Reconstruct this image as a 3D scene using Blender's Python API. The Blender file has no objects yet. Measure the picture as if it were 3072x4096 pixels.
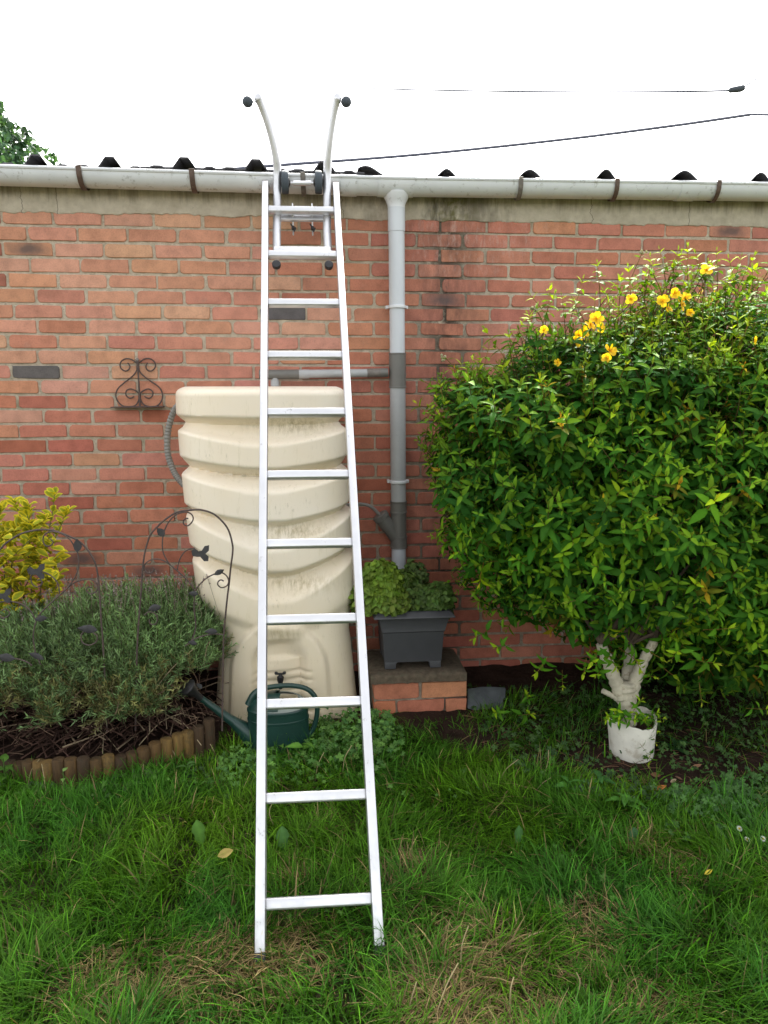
import bpy, bmesh, math, random
import numpy as np
from mathutils import Vector, Matrix

random.seed(7)
RNG = np.random.default_rng(7)
scene = bpy.context.scene
col = scene.collection
R = math.radians

# ------------------------------------------------------------------ camera
YAW, PITCH, CAM_D, CAM_H, FOCAL = 0.1006, 0.1638, 3.9955, 1.54, 3150.0 / 3072.0
fwd = Vector((math.sin(YAW) * math.cos(PITCH), math.cos(YAW) * math.cos(PITCH), -math.sin(PITCH)))
rgt = Vector((math.cos(YAW), -math.sin(YAW), 0))
upv = rgt.cross(fwd)
CAM = Vector((0, -CAM_D, CAM_H))
cam_data = bpy.data.cameras.new('camera')
cam = bpy.data.objects.new('camera', cam_data)
col.objects.link(cam)
cam.matrix_world = Matrix(((rgt.x, upv.x, -fwd.x, CAM.x), (rgt.y, upv.y, -fwd.y, CAM.y), (rgt.z, upv.z, -fwd.z, CAM.z), (0, 0, 0, 1)))
cam_data.sensor_fit = 'HORIZONTAL'
cam_data.sensor_width = 36.0
cam_data.lens = 36.0 * FOCAL
cam_data.clip_start = 0.05
cam_data.clip_end = 400
scene.camera = cam
scene.render.resolution_x, scene.render.resolution_y = 768, 1024

# ------------------------------------------------------------------ sky, sun, exposure
SUN_EL, SUN_ROT = R(44), R(18)
world = bpy.data.worlds.new('World')
scene.world = world
world.use_nodes = True
nt = world.node_tree
bg = nt.nodes['Background']
sky = nt.nodes.new('ShaderNodeTexSky')
sky.sky_type = 'NISHITA'
sky.sun_disc = False
sky.sun_elevation = SUN_EL
sky.sun_rotation = SUN_ROT
sky.air_density = 1.0
sky.dust_density = 4.0
sky.ozone_density = 1.0
hs = nt.nodes.new('ShaderNodeHueSaturation')
hs.inputs['Saturation'].default_value = 0.13
nt.links.new(sky.outputs[0], hs.inputs['Color'])
nt.links.new(hs.outputs[0], bg.inputs['Color'])
bg.inputs['Strength'].default_value = 0.12
sd = bpy.data.lights.new('sun', 'SUN')
sd.energy = 3.2
sd.angle = R(0.9)
sd.color = (1.0, 0.95, 0.86)
sun = bpy.data.objects.new('sun', sd)
col.objects.link(sun)
sdir = Vector((math.sin(SUN_ROT) * math.cos(SUN_EL), math.cos(SUN_ROT) * math.cos(SUN_EL), math.sin(SUN_EL)))
sun.rotation_euler = sdir.to_track_quat('Z', 'Y').to_euler()
sun.location = (0, 0, 8)
vs = scene.view_settings
vs.view_transform = 'Standard'
vs.look = 'None'
vs.gamma = 1.0
vs.exposure = 2.4
scene.cycles.max_bounces = 8
scene.cycles.diffuse_bounces = 4
scene.cycles.transmission_bounces = 4

# ------------------------------------------------------------------ helpers
PX = 3072.0 / 1659.0
def ray(px, py):
    return fwd + rgt * ((px * PX - 1536) / 3150.0) - upv * ((py * PX - 2048) / 3150.0)
def at(px, py, Y):                      # point of the plane Y = const seen in that direction
    d = ray(px, py)
    return CAM + d * ((Y + CAM_D) / d.y)
def atz(px, py, Z=0.0):
    d = ray(px, py)
    return CAM + d * ((Z - CAM_H) / d.z)
def proj(p):
    q = Vector(p) - CAM
    z = q.dot(fwd)
    return ((1536 + 3150 * q.dot(rgt) / z) / PX, (2048 - 3150 * q.dot(upv) / z) / PX)

def link(o, parent=None):
    col.objects.link(o)
    if parent is not None:
        o.parent = parent
        if parent.type == 'EMPTY':
            o.matrix_parent_inverse = Matrix.Translation(-parent.location)
    return o
def tag(o, label=None, cat=None, group=None, kind=None):
    if label: o['label'] = label
    if cat: o['category'] = cat
    if group: o['group'] = group
    if kind: o['kind'] = kind
    return o
def thing(name, label, cat, loc, group=None, kind=None):
    o = bpy.data.objects.new(name, None)
    o.location = loc
    o.empty_display_size = 0.05
    link(o)
    return tag(o, label, cat, group, kind)

class G:
    def __init__(s):
        s.v, s.f, s.c = [], [], []
    def add(s, vs_, fs_, c=None):
        n = len(s.v)
        s.v += [tuple(p) for p in vs_]
        s.f += [tuple(i + n for i in f) for f in fs_]
        s.c += [c or (1, 1, 1)] * len(vs_)
        return s
    def box(s, c, size, M=None):
        x, y, z = size[0] / 2, size[1] / 2, size[2] / 2
        vs_ = [Vector((a * x, b * y, d * z)) for d in (-1, 1) for b in (-1, 1) for a in (-1, 1)]
        if M is not None: vs_ = [M @ p for p in vs_]
        vs_ = [p + Vector(c) for p in vs_]
        return s.add(vs_, [(0, 2, 3, 1), (4, 5, 7, 6), (0, 1, 5, 4), (2, 6, 7, 3), (0, 4, 6, 2), (1, 3, 7, 5)])
    def tube(s, pts, r, n=8, cap=True, sq=None):
        pts = [Vector(p) for p in pts]
        m = len(pts)
        rs = r if isinstance(r, (list, tuple)) else [r] * m
        t0 = (pts[1] - pts[0]).normalized()
        a = t0.orthogonal().normalized()
        vs_, fs_ = [], []
        prev = t0
        for i in range(m):
            t = (pts[min(i + 1, m - 1)] - pts[max(i - 1, 0)]).normalized()
            q = prev.rotation_difference(t)
            a = (q @ a).normalized()
            a = (a - t * a.dot(t)).normalized()
            b = t.cross(a)
            prev = t
            for k in range(n):
                th = 2 * math.pi * k / n
                vs_.append(pts[i] + (a * math.cos(th) + b * math.sin(th)) * rs[i])
        for i in range(m - 1):
            for k in range(n):
                k2 = (k + 1) % n
                fs_.append((i * n + k, i * n + k2, (i + 1) * n + k2, (i + 1) * n + k))
        if cap:
            fs_.append(tuple(reversed(range(n))))
            fs_.append(tuple((m - 1) * n + k for k in range(n)))
        return s.add(vs_, fs_)
    def lathe(s, prof, c, n=24, M=None, sx=1, sy=1, cap=True):
        vs_, fs_ = [], []
        for (r, z) in prof:
            for k in range(n):
                th = 2 * math.pi * k / n
                p = Vector((r * math.cos(th) * sx, r * math.sin(th) * sy, z))
                vs_.append((M @ p if M is not None else p) + Vector(c))
        for i in range(len(prof) - 1):
            for k in range(n):
                k2 = (k + 1) % n
                fs_.append((i * n + k, i * n + k2, (i + 1) * n + k2, (i + 1) * n + k))
        if cap:
            fs_.append(tuple(reversed(range(n))))
            fs_.append(tuple((len(prof) - 1) * n + k for k in range(n)))
        return s.add(vs_, fs_)
    def mesh(s, name, bevel=0, seg=2, smooth=True, angle=38, colors=False):
        me = bpy.data.meshes.new(name)
        me.from_pydata(s.v, [], s.f)
        if bevel:
            bm = bmesh.new(); bm.from_mesh(me)
            bmesh.ops.recalc_face_normals(bm, faces=bm.faces)
            ed = [e for e in bm.edges if len(e.link_faces) == 2 and e.calc_face_angle(0) > R(30)]
            bmesh.ops.bevel(bm, geom=ed, offset=bevel, segments=seg, affect='EDGES', profile=0.5, clamp_overlap=True)
            bm.to_mesh(me); bm.free()
        if colors:
            a = me.color_attributes.new('Col', 'FLOAT_COLOR', 'POINT')
            a.data.foreach_set('color', np.concatenate([np.array(s.c), np.ones((len(s.c), 1))], 1).astype(np.float32).ravel())
        me.update()
        if smooth:
            me.shade_smooth()
            me.set_sharp_from_angle(angle=R(angle))
        return me
    def obj(s, name, mat, parent=None, **k):
        me = s.mesh(name, **k)
        me.materials.append(mat)
        return link(bpy.data.objects.new(name, me), parent)

def catmull(pts, n=6, closed=False):
    pts = [Vector(p) for p in pts]
    out = []
    m = len(pts)
    for i in range(m - 1):
        p0, p1, p2, p3 = pts[max(i - 1, 0)], pts[i], pts[i + 1], pts[min(i + 2, m - 1)]
        for k in range(n):
            t = k / n
            out.append(0.5 * ((2 * p1) + (p2 - p0) * t + (2 * p0 - 5 * p1 + 4 * p2 - p3) * t * t + (3 * p1 - p0 - 3 * p2 + p3) * t ** 3))
    out.append(pts[-1])
    return out

def arr_mesh(name, Vv, Ff, Cc, mat, smooth=False):
    """mesh from numpy arrays: vertices (n,3), triangles (m,3), colours (n,3)"""
    me = bpy.data.meshes.new(name)
    n, m = len(Vv), len(Ff)
    me.vertices.add(n); me.loops.add(m * 3); me.polygons.add(m)
    me.vertices.foreach_set('co', np.asarray(Vv, np.float32).ravel())
    me.loops.foreach_set('vertex_index', np.asarray(Ff, np.int32).ravel())
    me.polygons.foreach_set('loop_start', np.arange(0, m * 3, 3, dtype=np.int32))
    a = me.color_attributes.new('Col', 'FLOAT_COLOR', 'POINT')
    a.data.foreach_set('color', np.concatenate([np.asarray(Cc), np.ones((n, 1))], 1).astype(np.float32).ravel())
    me.polygons.foreach_set('use_smooth', np.full(m, smooth, dtype=bool))
    me.update(calc_edges=True)
    me.materials.append(mat)
    return me
def arr_obj(name, parts, mat, parent=None, smooth=False):
    Vs, Fs, Cs, n = [], [], [], 0
    for v, f, c in parts:
        Vs.append(v); Fs.append(f + n); Cs.append(c); n += len(v)
    return link(bpy.data.objects.new(name, arr_mesh(name, np.concatenate(Vs), np.concatenate(Fs), np.concatenate(Cs), mat, smooth)), parent)
def inst(tpl, M, P, tint=None):
    tv, tf, tc = tpl
    N = len(P)
    v = np.einsum('nij,kj->nki', M, tv) + P[:, None, :]
    f = tf[None] + (np.arange(N) * len(tv))[:, None, None]
    c = np.broadcast_to(tc[None], (N,) + tc.shape).copy()
    if tint is not None: c *= tint[:, None, :]
    return v.reshape(-1, 3), f.reshape(-1, 3), c.reshape(-1, 3)
def unit(a):
    return a / np.maximum(np.linalg.norm(a, axis=-1, keepdims=True), 1e-9)
def frames(axis, scale, which=2, up=None, rng=RNG, roll=True):
    """rotation-scale matrices whose local axis `which` lies along axis"""
    axis = unit(np.asarray(axis, float)); N = len(axis)
    if up is None:
        ref = unit(rng.normal(size=(N, 3)))
    else:
        ref = np.broadcast_to(np.asarray(up, float), (N, 3)) + (rng.normal(size=(N, 3)) * 0.25 if roll else 0)
    side = unit(np.cross(axis, ref)); oth = np.cross(side, axis)
    if which == 2: M = np.stack([side, np.cross(axis, side), axis], -1)
    else: M = np.stack([side, axis, oth], -1)
    return M * np.asarray(scale, float).reshape(-1, 1, 1)
def vnoise(x, y, s, seed=0):
    x = np.asarray(x) * s; y = np.asarray(y) * s
    xi, yi = np.floor(x).astype(int), np.floor(y).astype(int)
    fx, fy = x - xi, y - yi
    fx, fy = fx * fx * (3 - 2 * fx), fy * fy * (3 - 2 * fy)
    def h(a, b):
        n = np.sin(a * 127.1 + b * 311.7 + seed * 74.7) * 43758.5453
        return n - np.floor(n)
    return (h(xi, yi) * (1 - fx) + h(xi + 1, yi) * fx) * (1 - fy) + (h(xi, yi + 1) * (1 - fx) + h(xi + 1, yi + 1) * fx) * fy

def leaf_tpl(L, W, prof, droop=0.15, fold=0.12, c0=(1, 1, 1), cm=None, ce=None):
    """leaf along +Y, upper side +Z; prof: list of (t, relative width)"""
    v, c = [], []
    for t, w in prof:
        z = -droop * L * t * t
        for sgn in (-1, 0, 1):
            v.append((sgn * w * W / 2, t * L, z + abs(sgn) * fold * w * W))
            c.append((cm or c0) if sgn == 0 else (ce or c0))
    f = []
    for i in range(len(prof) - 1):
        a = i * 3
        f += [(a, a + 1, a + 4), (a, a + 4, a + 3), (a + 1, a + 2, a + 5), (a + 1, a + 5, a + 4)]
    return np.array(v, float), np.array(f, int), np.array(c, float)
def join_tpl(ts):
    Vs, Fs, Cs, n = [], [], [], 0
    for v, f, c in ts:
        Vs.append(v); Fs.append(f + n); Cs.append(c); n += len(v)
    return np.concatenate(Vs), np.concatenate(Fs), np.concatenate(Cs)
def stem_tpl(pts, r, c, n=3):
    g = G().tube(pts, r, n, cap=False)
    f = []
    for q in g.f: f += [(q[0], q[1], q[2]), (q[0], q[2], q[3])]
    return np.array(g.v, float), np.array(f, int), np.tile(np.array(c, float), (len(g.v), 1))
def xf(tpl, M, p):
    return tpl[0] @ np.array(M).T + np.array(p), tpl[1], tpl[2]

# ------------------------------------------------------------------ materials
def mat(name, fn):
    m = bpy.data.materials.new(name); m.use_nodes = True
    t = m.node_tree; b = t.nodes['Principled BSDF']
    fn(t, b)
    return m
def N(t, typ, **k):
    n = t.nodes.new(typ)
    for a, v in k.items(): setattr(n, a, v)
    return n
def noise(t, scale, detail=4, rough=0.55, vec=None, stretch=None, dist=0):
    n = N(t, 'ShaderNodeTexNoise')
    n.inputs['Scale'].default_value = scale
    n.inputs['Detail'].default_value = detail
    n.inputs['Roughness'].default_value = rough
    n.inputs['Distortion'].default_value = dist
    g = vec or N(t, 'ShaderNodeNewGeometry').outputs['Position']
    if stretch:
        mp = N(t, 'ShaderNodeMapping'); mp.inputs['Scale'].default_value = stretch
        t.links.new(g, mp.inputs[0]); g = mp.outputs[0]
    t.links.new(g, n.inputs['Vector'])
    return n.outputs['Fac']
def ramp(t, fac, stops):
    r = N(t, 'ShaderNodeValToRGB')
    el = r.color_ramp.elements
    while len(el) < len(stops): el.new(0.5)
    for e, (p, c) in zip(el, stops):
        e.position = p
        e.color = (c, c, c, 1) if isinstance(c, (int, float)) else (*c, 1)
    t.links.new(fac, r.inputs[0])
    return r.outputs[0]
def mix(t, fac, a, b, typ='MIX'):
    n = N(t, 'ShaderNodeMix', data_type='RGBA', blend_type=typ)
    for s, i in ((fac, 0), (a, 6), (b, 7)):
        if hasattr(s, 'links'): t.links.new(s, n.inputs[i])
        elif isinstance(s, (int, float)): n.inputs[i].default_value = s if i == 0 else (s, s, s, 1)
        else: n.inputs[i].default_value = (*s, 1)
    return n.outputs[2]
def math_(t, op, a, b=0.0, c=0.0, clamp=False):
    n = N(t, 'ShaderNodeMath', operation=op, use_clamp=clamp)
    for s, i in ((a, 0), (b, 1), (c, 2)):
        if hasattr(s, 'links'): t.links.new(s, n.inputs[i])
        else: n.inputs[i].default_value = s
    return n.outputs[0]
def bump(t, b, h, strength=0.3, dist=0.01):
    n = N(t, 'ShaderNodeBump')
    n.inputs['Strength'].default_value = strength
    n.inputs['Distance'].default_value = dist
    t.links.new(h, n.inputs['Height'])
    t.links.new(n.outputs[0], b.inputs['Normal'])
def posxyz(t):
    s = N(t, 'ShaderNodeSeparateXYZ')
    t.links.new(N(t, 'ShaderNodeNewGeometry').outputs['Position'], s.inputs[0])
    return s.outputs
def band(t, v, c, w):                    # 1 at v=c falling to 0 at distance w
    d = math_(t, 'ABSOLUTE', math_(t, 'SUBTRACT', v, c))
    return math_(t, 'SUBTRACT', 1.0, math_(t, 'DIVIDE', d, w), clamp=True)

def plain(name, c, rough=0.5, metal=0.0, var=0.25, nscale=18, bs=0.08, spec=0.5, dirt=None):
    def fn(t, b):
        n1 = noise(t, nscale, 5)
        cc = mix(t, ramp(t, n1, [(0.3, 1 - var), (0.7, 1.0 + var * 0.3)]), (0, 0, 0), c)
        cc = mix(t, 1.0, c, ramp(t, n1, [(0.25, 1 - var), (0.7, 1.0)]), 'MULTIPLY')
        if dirt:
            cc = mix(t, math_(t, 'MULTIPLY', ramp(t, noise(t, dirt[2], 6, 0.7), [(dirt[3], 0.0), (dirt[3] + 0.12, 1.0)]), dirt[1]), cc, dirt[0])
        t.links.new(cc, b.inputs['Base Color'])
        b.inputs['Roughness'].default_value = rough
        b.inputs['Metallic'].default_value = metal
        b.inputs['Specular IOR Level'].default_value = spec
        bump(t, b, noise(t, nscale * 5, 4), bs, 0.004)
    return mat(name, fn)

def brick_fn(burnt):
    def fn(t, b):
        oi = N(t, 'ShaderNodeObjectInfo')
        c = oi.outputs['Color']
        big = noise(t, 14, 4)
        fine = noise(t, 160, 5, 0.7)
        c = mix(t, 1.0, c, ramp(t, big, [(0.25, 0.72), (0.55, 1.0), (0.8, 1.12)]), 'MULTIPLY')
        c = mix(t, 1.0, c, ramp(t, fine, [(0.25, 0.74), (0.5, 1.0), (0.8, 1.1)]), 'MULTIPLY')
        # dark pits and soot specks
        c = mix(t, math_(t, 'MULTIPLY', ramp(t, noise(t, 60, 6, 0.8), [(0.63, 0.0), (0.72, 1.0)]), 0.55), c, (0.10, 0.05, 0.04))
        c = mix(t, math_(t, 'MULTIPLY', ramp(t, noise(t, 9, 6, 0.75), [(0.60, 0.0), (0.75, 1.0)]), 0.35), c, (0.42, 0.30, 0.24))
        x, y, z = posxyz(t)
        # damp streak down the wall right of the downpipe
        nz = noise(t, 7, 5, 0.7, stretch=(2.2, 1, 0.7))
        st = math_(t, 'MULTIPLY', band(t, x, 0.72, 0.30), ramp(t, nz, [(0.36, 0.0), (0.62, 1.0)]))
        st = math_(t, 'MULTIPLY', st, ramp(t, z, [(0.0, 0.0), (1.0, 1.0)]))
        c = mix(t, math_(t, 'MULTIPLY', st, 0.75), c, (0.085, 0.05, 0.042))
        ef = math_(t, 'MULTIPLY', band(t, x, 0.80, 0.55), ramp(t, noise(t, 11, 6, 0.8, stretch=(2.5, 1, 0.8)), [(0.50, 0.0), (0.68, 1.0)]))
        ef = math_(t, 'MULTIPLY', ef, band(t, z, 2.25, 0.28))
        c = mix(t, math_(t, 'MULTIPLY', ef, 0.8), c, (0.52, 0.42, 0.37))
        if burnt:
            tc = N(t, 'ShaderNodeTexCoord')
            mp = N(t, 'ShaderNodeMapping')
            mp.inputs['Scale'].default_value = (8.6, 4, 20)
            t.links.new(tc.outputs['Object'], mp.inputs[0])
            ln = N(t, 'ShaderNodeVectorMath', operation='LENGTH')
            t.links.new(mp.outputs[0], ln.inputs[0])
            wob = math_(t, 'ADD', ln.outputs['Value'], math_(t, 'MULTIPLY', math_(t, 'SUBTRACT', noise(t, 26, 4), 0.5), 0.7))
            msk = ramp(t, wob, [(0.20, 1.0), (1.05, 0.0)])
            c = mix(t, math_(t, 'MULTIPLY', msk, 0.80), c, (0.085, 0.075, 0.075))
        t.links.new(c, b.inputs['Base Color'])
        b.inputs['Roughness'].default_value = 0.88
        b.inputs['Specular IOR Level'].default_value = 0.25
        h = math_(t, 'ADD', math_(t, 'MULTIPLY', fine, 0.5), noise(t, 40, 5, 0.65))
        bump(t, b, h, 0.55, 0.004)
    return fn
M_BRICK = mat('brick_clay', brick_fn(False))
M_BURNT = mat('brick_burnt', brick_fn(True))
def mortar_fn(t, b):
    n1 = noise(t, 28, 6, 0.7)
    c = mix(t, ramp(t, n1, [(0.3, 0.0), (0.7, 1.0)]), (0.46, 0.385, 0.285), (0.70, 0.61, 0.475))
    n2 = noise(t, 85, 6, 0.8)
    c = mix(t, ramp(t, n2, [(0.58, 0.0), (0.68, 0.8)]), c, (0.12, 0.08, 0.058))
    c = mix(t, ramp(t, noise(t, 120, 5, 0.8), [(0.62, 0.0), (0.70, 0.8)]), c, (0.66, 0.62, 0.54))
    c = mix(t, math_(t, 'MULTIPLY', ramp(t, noise(t, 6, 5, 0.7), [(0.52, 0.0), (0.7, 1.0)]), 0.5), c, (0.20, 0.21, 0.12))
    x, y, z = posxyz(t)
    gr = math_(t, 'MULTIPLY', math_(t, 'SUBTRACT', 1.0, math_(t, 'DIVIDE', z, 1.9), clamp=True), ramp(t, noise(t, 24, 6, 0.75), [(0.30, 0.25), (0.60, 1.0)]))
    c = mix(t, math_(t, 'MULTIPLY', gr, 0.75), c, (0.20, 0.15, 0.105))
    st = math_(t, 'MULTIPLY', band(t, x, 0.72, 0.28), ramp(t, noise(t, 9, 5, 0.7), [(0.30, 0.0), (0.48, 1.0)]))
    c = mix(t, math_(t, 'MULTIPLY', st, 0.95), c, (0.06, 0.045, 0.035))
    t.links.new(c, b.inputs['Base Color'])
    b.inputs['Roughness'].default_value = 0.95
    b.inputs['Specular IOR Level'].default_value = 0.15
    bump(t, b, math_(t, 'ADD', n2, n1), 1.0, 0.01)
M_MORTAR = mat('mortar', mortar_fn)
def concrete_fn(t, b):
    x, y, z = posxyz(t)
    n1 = noise(t, 16, 6, 0.65)
    c = mix(t, ramp(t, n1, [(0.3, 0.0), (0.7, 1.0)]), (0.47, 0.41, 0.32), (0.66, 0.59, 0.48))
    sp = noise(t, 110, 6, 0.8)
    c = mix(t, ramp(t, sp, [(0.62, 0.0), (0.72, 0.75)]), c, (0.68, 0.65, 0.58))
    c = mix(t, ramp(t, noise(t, 70, 5, 0.8), [(0.64, 0.0), (0.72, 0.7)]), c, (0.16, 0.13, 0.10))
    # run-off streaks that start at the top edge and have ragged ends
    drip = noise(t, 9, 5, 0.75, stretch=(1.8, 1, 0.12))
    zz = math_(t, 'DIVIDE', math_(t, 'SUBTRACT', z, 2.33), 0.13)
    s1 = ramp(t, math_(t, 'ADD', math_(t, 'MULTIPLY', zz, 0.55), math_(t, 'SUBTRACT', drip, 0.5)), [(0.22, 0.0), (0.55, 1.0)])
    c = mix(t, math_(t, 'MULTIPLY', s1, 0.75), c, (0.135, 0.11, 0.085))
    s2 = math_(t, 'MULTIPLY', band(t, x, 0.66, 0.55), ramp(t, noise(t, 4, 5, 0.7, stretch=(1.6, 1, 0.5)), [(0.42, 0.0), (0.55, 1.0)]))
    c = mix(t, math_(t, 'MULTIPLY', s2, 0.85), c, (0.085, 0.075, 0.06))
    mo = math_(t, 'MULTIPLY', band(t, x, 0.74, 0.16), ramp(t, noise(t, 30, 5, 0.7), [(0.42, 0.0), (0.6, 1.0)]))
    c = mix(t, math_(t, 'MULTIPLY', mo, 0.75), c, (0.14, 0.13, 0.03))
    for (x0, wv) in ((1.44, 0.012), (-1.29, 0.008), (0.20, 0.010), (-1.13, 0.004), (1.95, 0.006)):
        wx = math_(t, 'ADD', x, math_(t, 'MULTIPLY', math_(t, 'SUBTRACT', noise(t, 22, 3, 0.6, stretch=(0.01, 0.01, 1)), 0.5), wv * 6))
        c = mix(t, math_(t, 'MULTIPLY', ramp(t, band(t, wx, x0, 0.0026), [(0.0, 0.0), (0.8, 1.0)]), 0.7), c, (0.07, 0.055, 0.045))
    t.links.new(c, b.inputs['Base Color'])
    b.inputs['Roughness'].default_value = 0.92
    b.inputs['Specular IOR Level'].default_value = 0.2
    bump(t, b, math_(t, 'ADD', sp, n1), 0.7, 0.006)
M_CONC = mat('weathered_concrete', concrete_fn)
M_SLAB = plain('pier_slab_concrete', (0.13, 0.10, 0.068), 0.95, var=0.55, nscale=45, bs=0.8, spec=0.2, dirt=((0.10, 0.09, 0.06), 0.7, 30, 0.50))
M_PVC = plain('pale_grey_plastic', (0.70, 0.72, 0.735), 0.38, var=0.10, nscale=7, bs=0.03, dirt=((0.26, 0.25, 0.22), 0.7, 30, 0.57))
M_PVC_CLEAN = plain('pale_blue_grey_plastic', (0.58, 0.61, 0.64), 0.36, var=0.06, nscale=5, bs=0.02)
M_PVC_WORN = plain('worn_grey_plastic', (0.40, 0.41, 0.41), 0.45, var=0.15, nscale=9, bs=0.05, dirt=((0.13, 0.12, 0.11), 0.8, 55, 0.64))
M_PVCD = plain('dark_grey_plastic', (0.155, 0.150, 0.135), 0.45, var=0.15, nscale=8, bs=0.04)
M_HOSE = plain('grey_hose_plastic', (0.25, 0.24, 0.22), 0.5, var=0.2, nscale=20)
M_STRAP = plain('brown_painted_steel', (0.135, 0.085, 0.065), 0.55, var=0.5, nscale=60, bs=0.2, dirt=((0.30, 0.26, 0.22), 0.6, 70, 0.60))
M_STRAPG = plain('grey_weathered_steel', (0.21, 0.185, 0.16), 0.6, var=0.5, nscale=60, bs=0.2)
M_ROOF = plain('dark_roof_sheet', (0.085, 0.083, 0.092), 0.55, var=0.5, nscale=25, bs=0.2)
M_ROOFB = plain('black_bitumen_sheet', (0.040, 0.040, 0.046), 0.40, var=0.5, nscale=25, bs=0.2)
M_RUBBER = plain('blue_grey_rubber', (0.06, 0.075, 0.09), 0.75, var=0.3, nscale=40)
M_BLACK = plain('black_plastic', (0.018, 0.017, 0.018), 0.45, var=0.3, nscale=40)
M_IRON = plain('rusty_wrought_iron', (0.085, 0.058, 0.050), 0.62, var=0.5, nscale=70, bs=0.3, dirt=((0.13, 0.065, 0.045), 0.6, 60, 0.52))
M_IRONL = plain('dark_sheet_iron', (0.05, 0.048, 0.05), 0.6, var=0.5, nscale=60, bs=0.3)
M_CAN = plain('dark_green_plastic', (0.009, 0.040, 0.031), 0.36, var=0.25, nscale=16, bs=0.04, dirt=((0.05, 0.09, 0.075), 0.5, 40, 0.60))
M_CANTOP = plain('faded_grey_green_plastic', (0.20, 0.23, 0.20), 0.5, var=0.3, nscale=16)
M_PLANTER = plain('charcoal_planter_plastic', (0.062, 0.063, 0.068), 0.5, var=0.2, nscale=12, bs=0.05)
M_SLATE = plain('slate_stone', (0.085, 0.095, 0.098), 0.7, var=0.45, nscale=12, bs=0.3, dirt=((0.12, 0.15, 0.13), 0.6, 10, 0.52))
M_POT = plain('whitewashed_pot', (0.70, 0.675, 0.58), 0.85, var=0.2, nscale=12, bs=0.35, dirt=((0.34, 0.29, 0.20), 0.6, 14, 0.54))
M_BARK = plain('whitewashed_bark', (0.58, 0.53, 0.40), 0.9, var=0.4, nscale=22, bs=0.8, dirt=((0.19, 0.13, 0.08), 0.85, 22, 0.56))
M_WOODB = plain('brown_bark', (0.10, 0.068, 0.045), 0.9, var=0.5, nscale=40, bs=0.8)
M_CABLE = plain('grey_cable', (0.10, 0.11, 0.16), 0.6)
M_TERRA = plain('terracotta', (0.36, 0.15, 0.09), 0.9)
def tank_fn(t, b):
    x, y, z = posxyz(t)
    c = mix(t, ramp(t, noise(t, 2.2, 3), [(0.35, 0.0), (0.7, 1.0)]), (0.84, 0.735, 0.575), (0.87, 0.79, 0.66))
    sm = noise(t, 26, 6, 0.75, stretch=(1.6, 1.6, 0.28))
    c = mix(t, math_(t, 'MULTIPLY', ramp(t, sm, [(0.56, 0.0), (0.74, 1.0)]), 0.38), c, (0.50, 0.43, 0.24))
    sm2 = noise(t, 70, 6, 0.8, stretch=(1.5, 1.5, 0.4))
    pat = ramp(t, noise(t, 7, 4, 0.6, stretch=(1, 1, 1.6)), [(0.50, 0.0), (0.66, 1.0)])
    c = mix(t, math_(t, 'MULTIPLY', math_(t, 'MULTIPLY', ramp(t, sm2, [(0.56, 0.0), (0.68, 1.0)]), pat), 0.7), c, (0.30, 0.26, 0.14))
    # old drip stains left under the folds, also painting in the folds' shade
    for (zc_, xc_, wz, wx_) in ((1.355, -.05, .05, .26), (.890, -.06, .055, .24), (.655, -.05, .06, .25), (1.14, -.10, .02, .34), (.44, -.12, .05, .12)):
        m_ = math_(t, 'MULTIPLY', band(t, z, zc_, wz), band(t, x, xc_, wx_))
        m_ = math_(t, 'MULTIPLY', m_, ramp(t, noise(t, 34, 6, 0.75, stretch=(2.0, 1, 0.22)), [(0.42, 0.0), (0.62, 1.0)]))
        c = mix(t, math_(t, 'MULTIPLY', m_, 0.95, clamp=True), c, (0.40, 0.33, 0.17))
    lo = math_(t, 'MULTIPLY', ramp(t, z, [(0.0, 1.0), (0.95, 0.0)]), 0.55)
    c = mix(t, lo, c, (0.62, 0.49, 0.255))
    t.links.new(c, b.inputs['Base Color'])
    b.inputs['Roughness'].default_value = 0.42
    b.inputs['Specular IOR Level'].default_value = 0.4
    b.inputs['Subsurface Weight'].default_value = 0.08
    b.inputs['Subsurface Radius'].default_value = (0.02, 0.015, 0.008)
    bump(t, b, noise(t, 120, 3), 0.03, 0.003)
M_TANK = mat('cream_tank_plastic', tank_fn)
def alu_fn(t, b):
    sc = noise(t, 35, 6, 0.75, stretch=(1, 1, 0.35))
    c = mix(t, ramp(t, sc, [(0.62, 0.0), (0.74, 1.0)]), (0.68, 0.68, 0.695), (0.28, 0.27, 0.26))
    c = mix(t, 1.0, c, ramp(t, noise(t, 6, 4), [(0.3, 0.85), (0.7, 1.0)]), 'MULTIPLY')
    t.links.new(c, b.inputs['Base Color'])
    b.inputs['Metallic'].default_value = 0.82
    t.links.new(ramp(t, sc, [(0.35, 0.30), (0.75, 0.60)]), b.inputs['Roughness'])
    bump(t, b, noise(t, 180, 4, 0.7), 0.06, 0.002)
M_ALU = mat('scuffed_aluminium', alu_fn)
def log_fn(t, b):
    oi = N(t, 'ShaderNodeObjectInfo')
    g = noise(t, 60, 6, 0.7, stretch=(1, 1, 0.12))
    c = mix(t, 1.0, oi.outputs['Color'], ramp(t, g, [(0.25, 0.40), (0.7, 1.15)]), 'MULTIPLY')
    c = mix(t, math_(t, 'MULTIPLY', ramp(t, noise(t, 18, 5, 0.7), [(0.52, 0.0), (0.7, 1.0)]), 0.7), c, (0.028, 0.026, 0.012))
    t.links.new(c, b.inputs['Base Color'])
    b.inputs['Roughness'].default_value = 0.85
    bump(t, b, g, 0.7, 0.006)
M_LOG = mat('stained_log', log_fn)
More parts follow.
